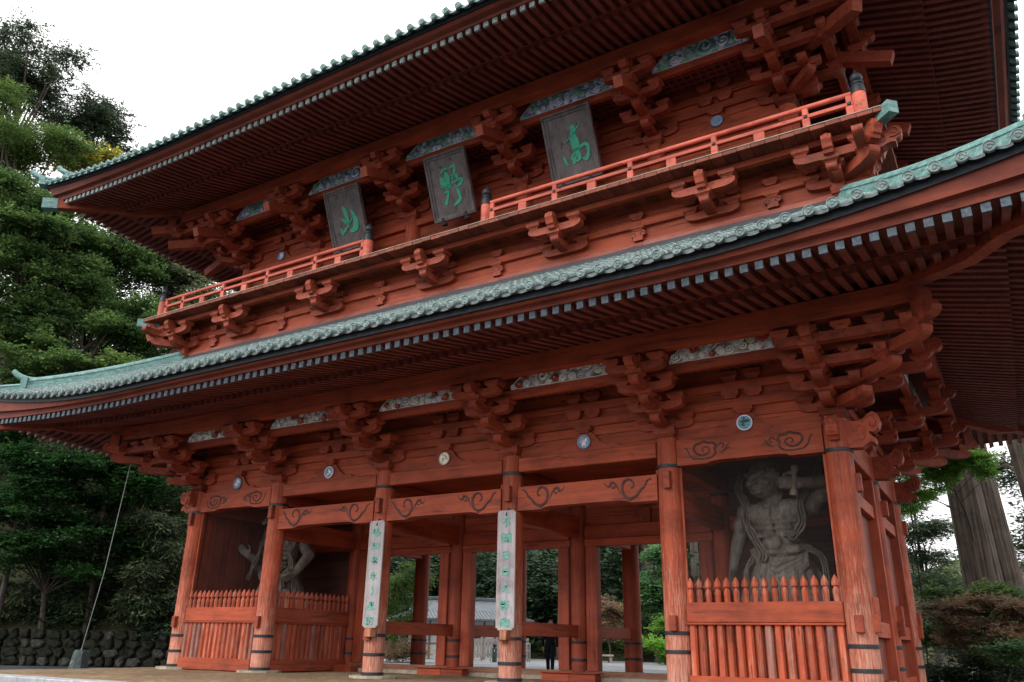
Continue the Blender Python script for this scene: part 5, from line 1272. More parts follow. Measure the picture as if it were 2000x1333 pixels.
# ------------------------------------------------------------------ walking person
def person():
    t = thing('person', 'person in dark clothes walking through the gate passage behind the low rail', 'person', (-.25, 6.70, .0), math.radians(25))
    b = M(); C = lambda *a: capsule(b, *a)
    b.ball((0,-.01,1.62), .078, .095, .115, 14, 10); C((0,0,1.42), (0,-.005,1.55), .055, .052); b.ball((0,-.03,1.56), .06, .07, .06, 10, 8)
    C((0,-.095,1.615), (0,-.112,1.585), .012, .017)
    for s in (-1, 1): b.ball((s*.08,.0,1.61), .012, .022, .032, 6, 5); b.ball((s*.03,-.088,1.63), .014, .012, .010, 6, 5)
    C((-.018,-.092,1.555), (.018,-.092,1.555), .009, .009)
    C((0,0,1.0), (0,0,1.34), .12, .13)
    hands = M()
    for s in (-1, 1):
        sw = s*.10
        C((s*.19,0,1.38), (s*.235,.02+sw*.3,1.10), .050, .042); C((s*.235,.02+sw*.3,1.10), (s*.25,-.03-sw*1.2,.86), .040, .028)
        C((s*.09,0,.92), (s*.09,-s*.16,.50), .085, .06); C((s*.09,-s*.16,.50), (s*.08,-s*.18+.06,.10), .055, .038); C((s*.08,-s*.18+.06,.07), (s*.08,-s*.18-.10,.05), .04, .035)
        hand(b, (s*.25,-.035-sw*1.2,.855), (0,-.12,-1), (0,-1,0), (s,0,0), .42)
    bo = link('body', voxel(b, .011, 2, 'body'), t); bo.data.materials.append(SKIN)
    c = M(); C = lambda *a: capsule(c, *a)
    c.ball((0,.0,1.26), .185, .125, .20, 16, 10); C((-.15,0,1.385), (.15,0,1.385), .065, .065); C((0,0,.98), (0,0,1.2), .15, .155)
    for s in (-1, 1):
        sw = s*.10; C((s*.185,0,1.37), (s*.24,.02+sw*.3,1.10), .066, .054); C((s*.24,.02+sw*.3,1.10), (s*.25,-.028-sw*1.15,.885), .052, .04)
    so = link('shirt', voxel(c, .016, 3, 'shirt'), t); so.data.materials.append(BLACK)
    c = M(); C = lambda *a: capsule(c, *a); C((-.06,0,.96), (.06,0,.96), .125, .125)
    for s in (-1, 1): C((s*.085,0,.90), (s*.09,-s*.16,.50), .105, .075); C((s*.09,-s*.16,.50), (s*.08,-s*.18+.055,.13), .072, .058)
    so = link('trousers', voxel(c, .016, 3, 'trousers'), t); so.data.materials.append(BLACK)
    h = M(); h.ball((0,.018,1.665), .087, .097, .085, 14, 9); h.ball((0,.045,1.62), .083, .07, .085, 12, 8); obj('hair', h, HAIR, t, True)
    for s in (-1, 1): q = M(); capsule(q, (s*.08,-s*.18+.08,.045), (s*.08,-s*.18-.12,.04), .048, .042); obj('shoe', q, HAIR, t, True)
person()

# ------------------------------------------------------------------ lightning conductors
def anchor(label, loc, pts, mat, rad):
    t = thing('lightning_conductor', label, 'conductor wire', loc, 0, 'down conductors beside the gate')
    m = M(); vs = []
    for (z, a) in ((0,.36),(.9,.24),(1.0,.20)):
        for i in range(8): g = PI/8+2*PI*i/8; k = a*(1.0 if i % 2 else .96); vs.append((k*math.cos(g)*1.05, k*math.sin(g), z))
    m.add(vs, [(j*8+i, j*8+(i+1)%8, (j+1)*8+(i+1)%8, (j+1)*8+i) for j in range(2) for i in range(8)]+[tuple(16+i for i in range(8))]); obj('anchor_stone', m, SLATE, t)
    obj('wire', M().tube(pts, rad, 6), mat, t)
anchor('pale down conductor wire rising from a dark anchor stone left of the gate', (-14.2,-1.2,-.50), [(.0,-.30,.55),(.0,0,1.05),(.45,0,3.5),(.75,.05,7.6),(.35,.1,7.95),(.4,.1,8.3)], WIRE, .012)
obj('upper_wire', M().tube([(-14.0,1.5,8.9),(-13.9,1.4,14.3)], .010, 5), WIRE, gate)
anchor('dark down conductor wire rising from a dark anchor stone right of the gate', (10.55,13.47,-.45), [(0,0,1.0),(.2,-.8,2.9),(.4,-1.9,5.8),(.45,-2.1,7.2)], DWIRE, .022)

# ------------------------------------------------------------------ stone retaining wall on the left
def stone_wall():
    wd = np.array([.852,.5235]); t = thing('stone_wall', 'low mossy retaining wall of rough stones below the dark maples on the left', 'wall', (W0[0], W0[1], -.5), math.atan2(wd[1], wd[0]))
    obj('wall_core', M().box(-24, 14, .16, .8, 0, 1.72), SOIL, t)
    rg = random.Random(4); z = 0.0
    for row in range(4):
        x = -14+rg.uniform(0,.4); h = .44
        while x < 13.5:
            w = rg.uniform(.34, .95); n = rg.randint(5, 6); cx, cz = x+w/2, z+h/2; pr = []
            for i in range(n):
                a = 2*PI*i/n+rg.uniform(-.2,.2); pr.append((cx+w*.50*math.cos(a)*rg.uniform(.85,1.06), cz+h*.62*math.sin(a)*rg.uniform(.75,1.15)))
            m = M(); o = rg.uniform(-.06,.05); vs = [(p[0],.18,p[1]) for p in pr]+[(p[0],o,p[1]) for p in pr]+[(cx+(p[0]-cx)*.7, o-.06, cz+(p[1]-cz)*.7) for p in pr]
            m.add(vs, [(j*n+i, j*n+(i+1)%n, (j+1)*n+(i+1)%n, (j+1)*n+i) for j in range(2) for i in range(n)]+[tuple(2*n+i for i in range(n))])
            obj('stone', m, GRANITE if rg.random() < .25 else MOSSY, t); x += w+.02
        z += h-.02
stone_wall()

# ------------------------------------------------------------------ rest house behind the court
def house():
    t = thing('rest_house', 'small white plastered rest house with grey hipped gable roof seen through the gate', 'house', (-17.4, 26.4, -.03), math.radians(46))
    W_, D_ = 3.55, 2.3; H = 2.55
    obj('wall', M().box(-W_, W_, 0, 2*D_, 0, H), PLASTER, t)
    for x in np.linspace(-W_, W_, 11): obj('timber_post', M().box(x-.06, x+.06, -.03, .06, 0, H), TIMBER, t)
    for z in (2.0, 2.55, .9): obj('timber_rail', M().box(-W_, W_, -.025, .05, z-.05, z+.05), TIMBER, t)
    o = obj('window', M().box(-1.2, 1.2, -.035, .02, 1.2, 1.95), TIMBER, t)
    for k in range(4): obj('pane', M().box(-1.15+k*.58, -1.15+k*.58+.54, -.045, -.03, 1.25, 1.90), DGLASS, o)
    o = obj('door', M().box(2.3, 3.1, -.06, .02, 0, 1.95), PLASTER, t); obj('door_glass', M().box(2.5, 2.9, -.075, -.055, .3, 1.7), DGLASS, o)
    # hip-and-gable roof: skirt and upper gable
    e = .95; z0, z1, z2 = H-.15, H+.42, H+1.15; gx = W_-.5
    m = M(); A = [(-W_-e,-e,z0),(W_+e,-e,z0),(W_+e,2*D_+e,z0),(-W_-e,2*D_+e,z0)]; B = [(-gx,D_*.40,z1),(gx,D_*.40,z1),(gx,D_*1.6,z1),(-gx,D_*1.6,z1)]
    m.add(A+B+[(a[0],a[1],a[2]-.12) for a in A], [(0,1,5,4),(1,2,6,5),(2,3,7,6),(3,0,4,7),(8,9,1,0),(9,10,2,1),(10,11,3,2),(11,8,0,3),(11,10,9,8)])
    r = obj('roof', m, ROOFG, t)
    m = M(); g = gx+.35
    m.add([(-g,D_*.32,z1-.06),(g,D_*.32,z1-.06),(g,D_,z2),(-g,D_,z2),(g,D_*1.68,z1-.06),(-g,D_*1.68,z1-.06)], [(0,1,2,3),(3,2,4,5)]); obj('upper_roof', m, ROOFG, r)
    m = M(); m.add([(-gx,D_*.42,z1),(-gx,D_*1.58,z1),(-gx,D_,z2-.08)], [(2,1,0)]); m.add([(gx,D_*.42,z1),(gx,D_*1.58,z1),(gx,D_,z2-.08)], [(0,1,2)]); obj('gable_lattice', m, DGLASS, r)
    obj('ridge_cap', M().cbox(-g, g, D_-.14, D_+.14, z2-.05, z2+.16, .03), ROOFG, r); obj('ridge_ornament', M().cbox(-g-.1, -g+.25, D_-.2, D_+.2, z2, z2+.42, .04), ROOFG, r)
    seam = M()
    for k in range(40):
        x = -W_-e+.2+(2*(W_+e)-.4)*k/39; xx = max(-gx, min(gx, x)); seam.obox((x,-e,z0+.02), (xx,D_*.40,z1+.02), .03, .03)
    obj('roof_seams', seam, ROOFG, r)
    m = M(); m.add([(-W_-2.4,-.9,2.05),(-W_+.6,-.9,2.05),(-W_+.6,1.6,2.35),(-W_-2.4,1.6,2.35)], [(0,1,2,3)]); m.box(-W_-2.4,-W_+.6,-.92,-.86,1.95,2.06); obj('porch_roof', m, ROOFG, t)
    for x in (-W_-2.2, -W_+.3): obj('porch_post', M().cbox(x-.06, x+.06, -.8, -.68, 0, 2.02, .01), TIMBER, t)
house()
def board_fence():
    t = thing('board_fence', 'grey weathered board fence standing in front of the rest house', 'fence', (-14.3, 23.4, -.03), math.radians(31.4))
    for k in range(26): obj('fence_board', M().box(-2.2+k*.20, -2.2+k*.20+.16, -.02, .02, .18, 1.22+.02*(k%2)), FENCEW, t)
    for z in (.35, 1.0): obj('fence_rail', M().box(-2.3, 3.0, .02, .07, z-.05, z+.05), FENCEW, t)
    for x in (-2.3, .3, 3.0): obj('fence_post', M().cbox(x-.06, x+.06, .02, .14, 0, 1.3, .01), FENCEW, t)
FENCEW = simple('grey_fence_wood', (.27,.25,.23), .8, 0, .25, 8)
board_fence()
t = thing('handrail', 'steel tube handrail with two posts in front of the board fence', 'handrail', (-11.6, 22.6, -.03), math.radians(31.4))
obj('rail_tube', M().tube([(-1,0,.80),(1.2,0,1.0)], .03, 8), WIRE, t); obj('lower_tube', M().tube([(-1,0,.45),(1.2,0,.62)], .025, 8), WIRE, t)
for x, h in ((-1,.82),(.1,.92),(1.2,1.02)): obj('post', M().tube([(x,0,0),(x,0,h)], .035, 8), WIRE, t)
t = thing('tap_post', 'short dark stone tap post on the gravel before the fence', 'tap post', (-11.9, 21.6, -.03)); obj('post', M().cbox(-.1,.1,-.1,.1,0,.75,.02), SLATE, t); obj('cap', M().ball((0,0,.85), .12, .12, .10), GRANITE, t, True); obj('spout', M().tube([(0,0,.62),(.1,-.18,.62),(.12,-.22,.55)], .025, 6), WIRE, t)
t = thing('bench', 'small pale stone bench at the edge of the gravel behind the gate', 'bench', (-8.3, 28.3, -.03), math.radians(30)); obj('seat', M().cbox(-.5,.5,-.2,.2,.36,.46,.02), STONE, t)
for x in (-.34,.34): obj('leg', M().cbox(x-.08, x+.08, -.15, .15, 0, .36, .02), STONE, t)

# ------------------------------------------------------------------ vegetation
def leaves(n, C, R, size, aspect=.55, flat=.5, shell=.55, droop=0.0, seed=0, cluster=9, csize=2.2, lat=.45, jit=.35):
    """n leaf quads grouped in small sprays inside ellipsoids C (k,3) with radii R (k,3)"""
    rg = np.random.default_rng(seed); C = np.array(C, float); R = np.array(R, float)
    vol = R[:,0]*R[:,1]*R[:,2]; w = vol**(2/3); w /= w.sum()
    ns = max(1, n//cluster); k = rg.choice(len(C), ns, p=w)
    d = rg.normal(size=(ns,3)); d /= np.linalg.norm(d, axis=1)[:,None]
    rad = shell + (1-shell)*rg.random(ns)**.7; rad *= rg.choice([1,.6], ns, p=[.8,.2])
    d[:,2] = np.where(rg.random(ns) < .45, np.abs(d[:,2]), d[:,2])
    sp = C[k] + d*rad[:,None]*R[k]
    out = d*np.array([1,1,.35])                               # spray direction outwards
    out += rg.normal(size=(ns,3))*.35; out[:,2] -= droop; out /= np.linalg.norm(out, axis=1)[:,None]
    sp = np.repeat(sp, cluster, 0); od = np.repeat(out, cluster, 0); N = len(sp)
    t = rg.random(N)[:,None]; side = np.cross(od, np.array([0,0,1.])); side /= (np.linalg.norm(side, axis=1)[:,None]+1e-6)
    L = size*csize
    pos = sp + od*(t-.4)*L*2 + side*rg.normal(size=(N,1))*L*lat*(1.1-t) + rg.normal(size=(N,3))*size*jit*np.array([1,1,flat])
    ax = od*.7 + side*rg.normal(size=(N,1))*.9 + rg.normal(size=(N,3))*.25; ax[:,2] *= flat; ax[:,2] -= droop*.5; ax /= np.linalg.norm(ax, axis=1)[:,None]
    nz = np.tile(np.array([0,0,1.]), (N,1)) + rg.normal(size=(N,3))*.45
    bx = np.cross(ax, nz); bx /= (np.linalg.norm(bx, axis=1)[:,None]+1e-6)
    s = size*(.65+.7*rg.random(N))[:,None]; a = ax*s; b = bx*s*aspect*.5; up = np.cross(bx, ax)*s*.12
    V = np.empty((N,4,3)); V[:,0] = pos; V[:,1] = pos+a*.5+b-up; V[:,2] = pos+a; V[:,3] = pos+a*.5-b-up
    return V.reshape(-1,3)
def leaf_mesh(name, V, mat):
    n = len(V)//4; me = bpy.data.meshes.new(name); me.vertices.add(4*n); me.vertices.foreach_set('co', V.astype(np.float32).ravel())
    me.loops.add(4*n); me.loops.foreach_set('vertex_index', np.arange(4*n, dtype=np.int32)); me.polygons.add(n)
    me.polygons.foreach_set('loop_start', np.arange(0, 4*n, 4, dtype=np.int32))
    try: me.polygons.foreach_set('loop_total', np.full(n, 4, dtype=np.int32))
    except Exception: pass
    me.materials.append(mat); me.update(); me.validate(); return me
def tree(name, label, cat, base, blobs, n, size, mat, bark=None, tr=.22, group=None, seed=0, limbs=True, sub=5, lean=None, **kw):
    """trunk with limbs to every foliage mass; each mass broken into uneven sub-masses"""
    rg = random.Random(seed+1); base = Vector(base)
    t = thing(name, label, cat, tuple(base), 0, group)
    C, R = [], []
    for (x, y, z, r, rz) in blobs:
        for k in range(sub):
            q = rg.uniform(.30,.58); a = rg.uniform(0, 6.28); d = rg.uniform(.15,.95)
            C.append((x+r*d*math.cos(a), y+r*d*math.sin(a), z+rz*rg.uniform(-.75,.75))); R.append((r*q, r*q, rz*q*rg.uniform(.6,.95)))
    C = np.array(C); R = np.array(R); b = np.array(base)
    link('crown', leaf_mesh('crown', leaves(n, C-b, R, size, seed=seed, **kw), mat), t)
    if limbs:
        m = M(); top = C[:,2].max(); cen = C.mean(0); hh = max(1.0, cen[2]-b[2]); tp = Vector((cen[0]-b[0], cen[1]-b[1], top-b[2]-.3))
        P = [Vector((0,0,-.3)), Vector((tp.x*.12+rg.uniform(-.2,.2), tp.y*.12, hh*.3)), Vector((tp.x*.5, tp.y*.5, hh*.7)), Vector((tp.x, tp.y, tp.z*.9))]
        P = [Vector(p) for p in spline([tuple(p) for p in P], 5)]; nP = len(P)
        m.tube(P, [tr*(1-.85*i/(nP-1)) for i in range(nP)], 8)
        for c in C[::2]:
            e = Vector(c-b); zt = max(.35, min(.9, (e.z-.25*abs(e.x-tp.x*.5))/max(.1, P[-1].z)*.8)); s = P[int(zt*(nP-1))]
            mid = (s+e)/2+Vector((rg.uniform(-.3,.3), rg.uniform(-.3,.3), rg.uniform(-.1,.5)))
            q = [Vector(p) for p in spline([tuple(s), tuple(mid), tuple(e)], 4)]; m.tube(q, [tr*.32*(1-.8*i/(len(q)-1)) for i in range(len(q))], 5)
            for kk in range(2):
                tip = e+Vector((rg.uniform(-1,1), rg.uniform(-1,1), rg.uniform(-.2,.6)))*.9; m.tube([e*.8+mid*.2, (e+tip)/2+Vector((0,0,.1)), tip], [tr*.10, tr*.06, tr*.02], 4)
        obj('trunk', m, bark or BARK2, t, True)
    return t
# left hillside: (key, x, y, z, r, rz)
LT = [('C1',-42.2,1.8,35.8,2.15,6.09),('C1',-38.8,2.6,38.8,2.51,2.15),('C1',-39.6,3.0,36.7,2.87,1.79),('C1',-37.9,3.7,37.5,0.90,0.90),('C2',-37.6,7.0,36.3,1.67,1.48),('C2',-37.2,7.8,34.9,1.67,1.67),('C2',-39.1,6.4,35.4,2.04,1.86),
('C3',-34.9,0.8,31.2,2.56,1.60),('C3',-34.3,2.0,29.5,2.40,1.28),('C3',-35.9,1.6,28.2,1.92,1.60),('Y',-35.9,5.3,31.0,1.38,0.76),('Y',-34.6,6.2,30.7,1.56,0.86),
('B1',-33.3,1.0,24.6,2.41,1.80),('B1',-31.8,1.6,22.4,2.06,1.32),('B1',-31.3,2.4,24.0,1.80,1.20),('B1',-32.5,2.0,20.5,2.06,1.18),('B2',-33.1,5.1,24.1,2.24,1.60),('B2',-31.1,6.8,22.9,2.56,1.44),('B2',-31.8,6.0,21.0,2.51,1.41),
('P3',-31.5,9.9,23.9,2.04,1.36),('P3',-29.7,11.5,22.7,1.70,1.19),('P3',-32.4,8.7,25.5,1.70,1.02),('P3',-28.0,12.5,21.6,1.7,1.2),('P3',-26.6,13.4,21.0,1.6,1.1),('P3',-29.0,11.8,20.3,1.8,1.2),('B4',-32.4,1.4,18.6,2.2,1.3),('B4',-33.0,0.6,17.4,2.2,1.3),('B4',-30.9,3.7,18.9,2.06,1.18),('B4',-30.0,5.8,18.2,2.41,1.20),('B4',-28.5,7.5,19.5,1.84,1.54),('B4',-27.7,8.7,17.8,1.84,1.54),('B4',-28.8,7.2,16.8,2.11,1.20),
('M1',-30.7,2.4,16.5,2.25,1.13),('M1',-30.5,2.2,14.3,2.20,0.83),('M1',-28.7,3.5,14.0,1.93,0.69),('M2',-27.1,5.4,14.6,1.41,0.70),('M2',-25.9,6.4,14.2,1.41,0.70),('M2',-28.1,5.2,13.7,1.69,0.56),
('D1',-30.0,3.2,10.0,2.15,1.34),('D1',-28.4,4.7,8.8,2.15,1.08),('D1',-29.4,3.5,7.3,2.36,1.05),('D1',-28.0,4.9,6.1,2.10,1.05),('D1',-29.8,4.3,4.9,1.84,0.92),('D1',-27.5,6.0,4.4,1.84,0.79),
('D2',-27.4,6.7,8.5,1.93,1.65),('D2',-26.5,8.2,9.2,1.69,1.69),('D2',-27.4,7.9,5.9,1.93,1.38),('D2',-26.1,9.3,10.3,1.15,1.44),
('K',-25.5,9.0,6.0,1.38,1.65),('K',-25.4,10.0,3.9,1.24,1.65),('K',-25.8,8.5,3.8,1.34,1.61),('K',-25.4,9.4,2.3,1.61,0.94),('K',-28.2,8.3,2.6,1.63,0.95),('K',-30.5,6.8,2.5,1.90,0.95),('K',-32.3,5.6,2.7,1.63,1.09)]
def hz2(x, y):
    t = (np.array([x, y])-W0) @ WN; return 1.0+1.0*max(0, t-.5)
SPEC = {
 'C1':('fir_tree','tall dark fir with ragged branches against the sky at the upper left','tree',30000,.24,LF_CON,dict(aspect=.30,flat=.4,droop=.18,cluster=26,csize=3.4,shell=.35,lat=.28,jit=.22)),
 'C2':('fir_tree','dark fir with a crooked bare-stemmed top beside the tallest fir','tree',15000,.24,LF_CON,dict(aspect=.30,flat=.4,droop=.15,cluster=26,csize=3.4,shell=.35,lat=.28,jit=.22)),
 'C3':('cedar_tree','bright yellow-green cedar below the tall firs at the left edge','tree',36000,.18,LF_CED,dict(aspect=.34,flat=.5,droop=.15,cluster=14,csize=2.2)),
 'Y':('yellow_tree','yellow leaved tree peeking above the upper left eave','tree',6000,.26,LF_YEL,dict(aspect=.6,flat=.6,cluster=9)),
 'B1':('broadleaf_tree','green broadleaf tree with yellowish shoots left of the upper eave corner','tree',46000,.175,LF_BRD,dict(aspect=.6,flat=.45,cluster=16,csize=3.0,lat=.38)),
 'B2':('broadleaf_tree','dense green broadleaf tree below the upper left eave corner','tree',46000,.175,LF_BRD,dict(aspect=.6,flat=.5,cluster=16,csize=3.0,lat=.38)),
 'P3':('grey_green_tree','grey green tree showing behind the left end of the balcony','tree',46000,.19,LF_GRY,dict(aspect=.42,flat=.5,cluster=18,csize=3.0,lat=.34)),
 'B4':('broadleaf_tree','shaded broadleaf tree with bare inner branches left of the balcony','tree',46000,.17,LF_BRD,dict(aspect=.6,flat=.4,cluster=16,csize=3.0,lat=.38,shell=.6)),
 'M1':('maple_tree','layered green maple above the left tip of the lower roof','tree',24000,.16,LF_BRD,dict(aspect=.7,flat=.3,cluster=16,csize=2.8)),
 'M2':('maple_tree','small rounded light green maple just above the lower roof ridge on the left','tree',10000,.19,LF_CED,dict(aspect=.7,flat=.35,cluster=12)),
 'D1':('maple_tree','dark shaded maple spreading below the lower left eave','tree',50000,.16,LF_DRK,dict(aspect=.75,flat=.25,cluster=14)),
 'D2':('maple_tree','dark maple with layered sprays between the left wire and the gate','tree',34000,.16,LF_DRK,dict(aspect=.75,flat=.3,cluster=14)),
 'K':('bamboo_thicket','thicket of dark bamboo grass hanging over the stone wall','plant',30000,.34,LF_BAM,dict(aspect=.20,flat=.7,droop=.5,cluster=9,csize=1.2,shell=.5))}
for i, (key, sp) in enumerate(SPEC.items()):
    bl = [b[1:] for b in LT if b[0] == key]; c = np.mean([b[:3] for b in bl], 0)
    bx, by = c[0]-.6, c[1]+1.6; bz = max(1.2, hz2(bx, by))
    tree(sp[0], sp[1], sp[2], (bx, by, min(bz, c[2]-1.5)), bl, sp[3], sp[4], sp[5], tr=.30 if key[0] in 'CBP' else .18, seed=40+i, limbs=key != 'K', sub=7, group='trees on the left hillside', **sp[6])
C_ = [(b[1]-2.4, b[2]+3.6, b[3]-.6) for b in LT if b[0] not in ('C1','C2')]; R_ = [(b[4]*1.25, b[4]*1.25, max(b[5]*1.5, 1.3)) for b in LT if b[0] not in ('C1','C2')]
# filler wood behind them, one mass
def wood_mass(name, C, R, n, size, mat, seed, **kw):
    o = link(name, leaf_mesh(name, leaves(n, C, R, size, seed=seed, **kw), mat)); o['kind'] = 'stuff'; return o
rg = random.Random(3); C = []; R = []
for k in range(150):
    s = rg.uniform(-24, 12); t = rg.uniform(6, 30); p = W0+WN*t+np.array([.852,.5235])*s
    k2 = max(0, min(1, (9-s)/7)); top = (1.0+1.0*min(24,t))*k2 + rg.uniform(.3, 4)
    if top < 1.5: continue
    C.append((p[0], p[1], top)); r = rg.uniform(1.6, 2.8); R.append((r, r, r*.9))
wood_mass('hillside_wood', C, R, 110000, .30, LF_HIL, 5, aspect=.55, cluster=12)
C2 = []; R2 = []
for k in range(170):
    q = rg.choice(range(len(C_))); c, r = C_[q], R_[q]
    C2.append((c[0]+1.2+rg.uniform(-2,2), c[1]-1.5+rg.uniform(-2,2), c[2]+rg.uniform(-2,1.0))); R2.append((1.5,1.5,1.0))
wood_mass('hillside_thicket', C2, R2, 130000, .19, LF_HIL, 15, aspect=.55, cluster=16, csize=2.8, lat=.38)
C = []; R = []
for k in range(60):
    s = rg.uniform(-16, 12); p = W0+WN*rg.uniform(.5, 3)+np.array([.852,.5235])*s; C.append((p[0], p[1], rg.uniform(1.2, 3.2))); R.append((1.3,1.3,.7))
wood_mass('undergrowth', C, R, 22000, .26, LF_FOR, 6, aspect=.4, cluster=9, droop=.3)
# forest behind the court, seen through the gate
C = []; R = []
for k in range(420):
    x = rg.uniform(-46, 1); y = 35.5+rg.random()**1.5*22; C.append((x, y, max(0, max(0, y-35)*.55-max(0, x+6)*1.9)+rg.uniform(.3, 6))); r = rg.uniform(1.6, 3.0); R.append((r, r, r*.9))
wood_mass('rear_wood', C, R, 150000, .42, LF_FOR, 8, aspect=.5, cluster=12, droop=.2)
C = []; R = []
for k in range(50):
    x = rg.uniform(-40, -2); C.append((x, 35+rg.uniform(-1,1.5), rg.uniform(.2,1.2))); R.append((1.1,1.0,.8))
wood_mass('court_edge_shrubbery', C, R, 26000, .20, LF_BRD, 9, aspect=.5, cluster=9)
def trunk_only(name, label, cat, base, top, r0, r1, crown, n, mat, size, seed, group=None, **kw):
    t = thing(name, label, cat, base, 0, group); b = Vector(base); e = Vector(top)-b
    m = M(); N = 64; vs = []; rows = 44
    for j in range(rows+1):
        tt = j/rows; p = e*tt; r = r0+(r1-r0)*tt+r0*.35*math.exp(-tt*14)
        for i in range(N):
            a = 2*PI*i/N; k = 1+.06*math.sin(a*3+tt*3+seed)+.04*math.sin(a*7+tt*6)+.028*math.sin(a*19+3*math.sin(tt*9))+.02*math.sin(a*31-5*math.sin(tt*7)); vs.append((p.x+r*k*math.cos(a), p.y+r*k*math.sin(a), p.z-.2*(j == 0)))
    m.add(vs, [(j*N+i, j*N+(i+1)%N, (j+1)*N+(i+1)%N, (j+1)*N+i) for j in range(rows) for i in range(N)]); obj('trunk', m, BARK, t, True)
    if crown:
        C = np.array([c[:3] for c in crown])-np.array(base); R = np.array([(c[3],c[3],c[4]) for c in crown]); link('crown', leaf_mesh('crown', leaves(n, C, R, size, seed=seed, **kw), mat), t)
        br = M()
        for c in C: z = max(1, c[2]-.8); br.tube([(e.x*z/e.z, e.y*z/e.z, z), tuple((np.array([e.x*z/e.z, e.y*z/e.z, z+.6])+c)/2), tuple(c)], [.12,.09,.03], 5)
        obj('branches', br, BARK, t)
gT = 'cedar trunks behind the court'
trunk_only('cedar_tree', 'pale straight cedar trunk behind the walking person', 'tree', (-13.4,32.6,-.2), (-13.2,32.6,22), .36, .24, [(-13.3,32.8,18,2.2,2.0)], 3000, LF_FOR, .36, 1, gT)
trunk_only('cedar_tree', 'dim cedar trunk beside the right passage opening above the shrubs', 'tree', (-8.6,36.5,-.2), (-8.5,36.5,22), .55, .40, [(-8.5,36.5,18,2.4,2.4)], 3000, LF_FOR, .36, 2, gT)
trunk_only('cedar_tree', 'slim dim cedar trunk seen just left of the fifth column', 'tree', (-5.0,36.0,-.2), (-5.0,36.0,22), .28, .2, [(-5,36,17,2.2,2.2)], 3000, LF_FOR, .36, 3, gT)
tree('bamboo_bush', 'bushy light green bamboo clump seen through the left passage', 'plant', (-14.2,16.2,-.2), [(-14.2,16.3,3.4,1.15,1.5),(-14.4,16.2,1.9,1.2,1.2),(-13.9,16.4,4.6,.7,.8)], 16000, .20, LF_CED, seed=71, limbs=False, aspect=.22, droop=.5, flat=.7, cluster=9)
tree('dry_brush', 'low heap of dry brown brush at the foot of the bamboo clump', 'plant', (-13.9,16.0,-.2), [(-13.9,15.9,.45,1.4,.5)], 6000, .22, LF_RED, seed=72, limbs=False, aspect=.15, cluster=7)
tree('green_tree', 'fresh green small tree at the right passage opening', 'tree', (-6.8,32.6,-.1), [(-6.8,32.5,4.6,1.7,1.5),(-6.2,32.8,6.4,1.5,1.2),(-7.4,32.3,3.0,1.5,1.0)], 16000, .20, LF_AZA, tr=.12, seed=73, aspect=.55, flat=.35)
tree('red_maple', 'small reddish maple behind the right passage post', 'tree', (-8.9,29.9,-.1), [(-8.6,29.6,2.8,1.2,1.0),(-9.2,29.9,1.9,1.0,.7)], 8000, .16, LF_RED, tr=.08, seed=74, aspect=.5, flat=.3)
tree('shrub', 'glossy bright green shrub beside the fifth column base', 'shrub', (-4.0,27.0,-.1), [(-4.0,27.0,.8,.7,.7)], 4500, .17, LF_SPR, seed=75, limbs=False, aspect=.45)
tree('shrub', 'low bright shrub behind the walking person', 'shrub', (-9.6,27.6,-.1), [(-9.6,27.6,.6,.6,.5)], 2600, .15, LF_SPR, seed=76, limbs=False, aspect=.45)
tree('dogwood', 'thin little tree with flat pale green sprays left of the fifth column', 'tree', (-5.2,29.0,-.1), [(-5.2,28.9,1.9,.7,.18),(-5.0,29.2,2.3,.5,.15)], 2600, .15, LF_SPR, tr=.05, seed=77, aspect=.5, flat=.2)
# right edge: cedars, maple, azaleas
gR = 'great cedars right of the gate'
trunk_only('cedar_tree', 'broad left half of the twin cedar right of the gate', 'tree', (12.6,18.9,-.3), (11.9,18.6,24), .70, .42, None, 0, LF_SPR, .2, 4, gR)
trunk_only('cedar_tree', 'narrower right half of the twin cedar right of the gate', 'tree', (13.5,19.6,-.3), (12.2,19.3,24), .52, .30, None, 0, LF_SPR, .2, 5, gR)
trunk_only('cedar_tree', 'slender leaning cedar trunk between the twin cedar and the photo edge', 'tree', (15.3,21.1,-.3), (13.6,20.8,20), .34, .25, [(14.6,23.5,8.2,1.5,1.2),(15.5,23.5,6.0,1.4,1.2),(14.2,24.5,5.0,1.2,1.0),(13.4,24.0,8.8,.9,.7)], 9000, LF_CON, .22, 6, gR, aspect=.3, cluster=12)
trunk_only('cedar_tree', 'rightmost cedar trunk cut off by the photo edge', 'tree', (16.2,23.9,-.3), (14.4,23.6,20), .48, .38, [(17,26,9,1.6,1.4),(16.4,26,6.5,1.6,1.4)], 6000, LF_CON, .24, 7, gR, aspect=.3, cluster=12)
tree('cedar_shoots', 'bright green tuft of young cedar shoots sprouting on the twin trunk', 'plant', (12.5,15.2,5.0), [(12.2,14.3,7.45,.80,.45),(12.7,14.2,7.6,.75,.42),(11.7,14.6,7.1,.7,.45),(13.2,14.1,7.0,.5,.35),(11.2,14.9,6.6,.6,.45),(10.6,15.2,6.1,.5,.4)], 36000, .10, LF_SPR, seed=81, tr=.05, aspect=.38, cluster=14, flat=.6)
tree('pine_tree', 'dark fir filling the gap right of the last rear column', 'tree', (9.6,27.5,-.3), [(9.7,27,9.6,1.3,.7),(9.2,27,8.0,1.3,.8),(10.0,26.8,6.6,1.4,.8),(9.6,27,5.2,1.5,.8),(10.2,26.8,3.9,1.4,.7)], 15000, .22, LF_CON, tr=.18, seed=82, aspect=.25, cluster=14, droop=.2)
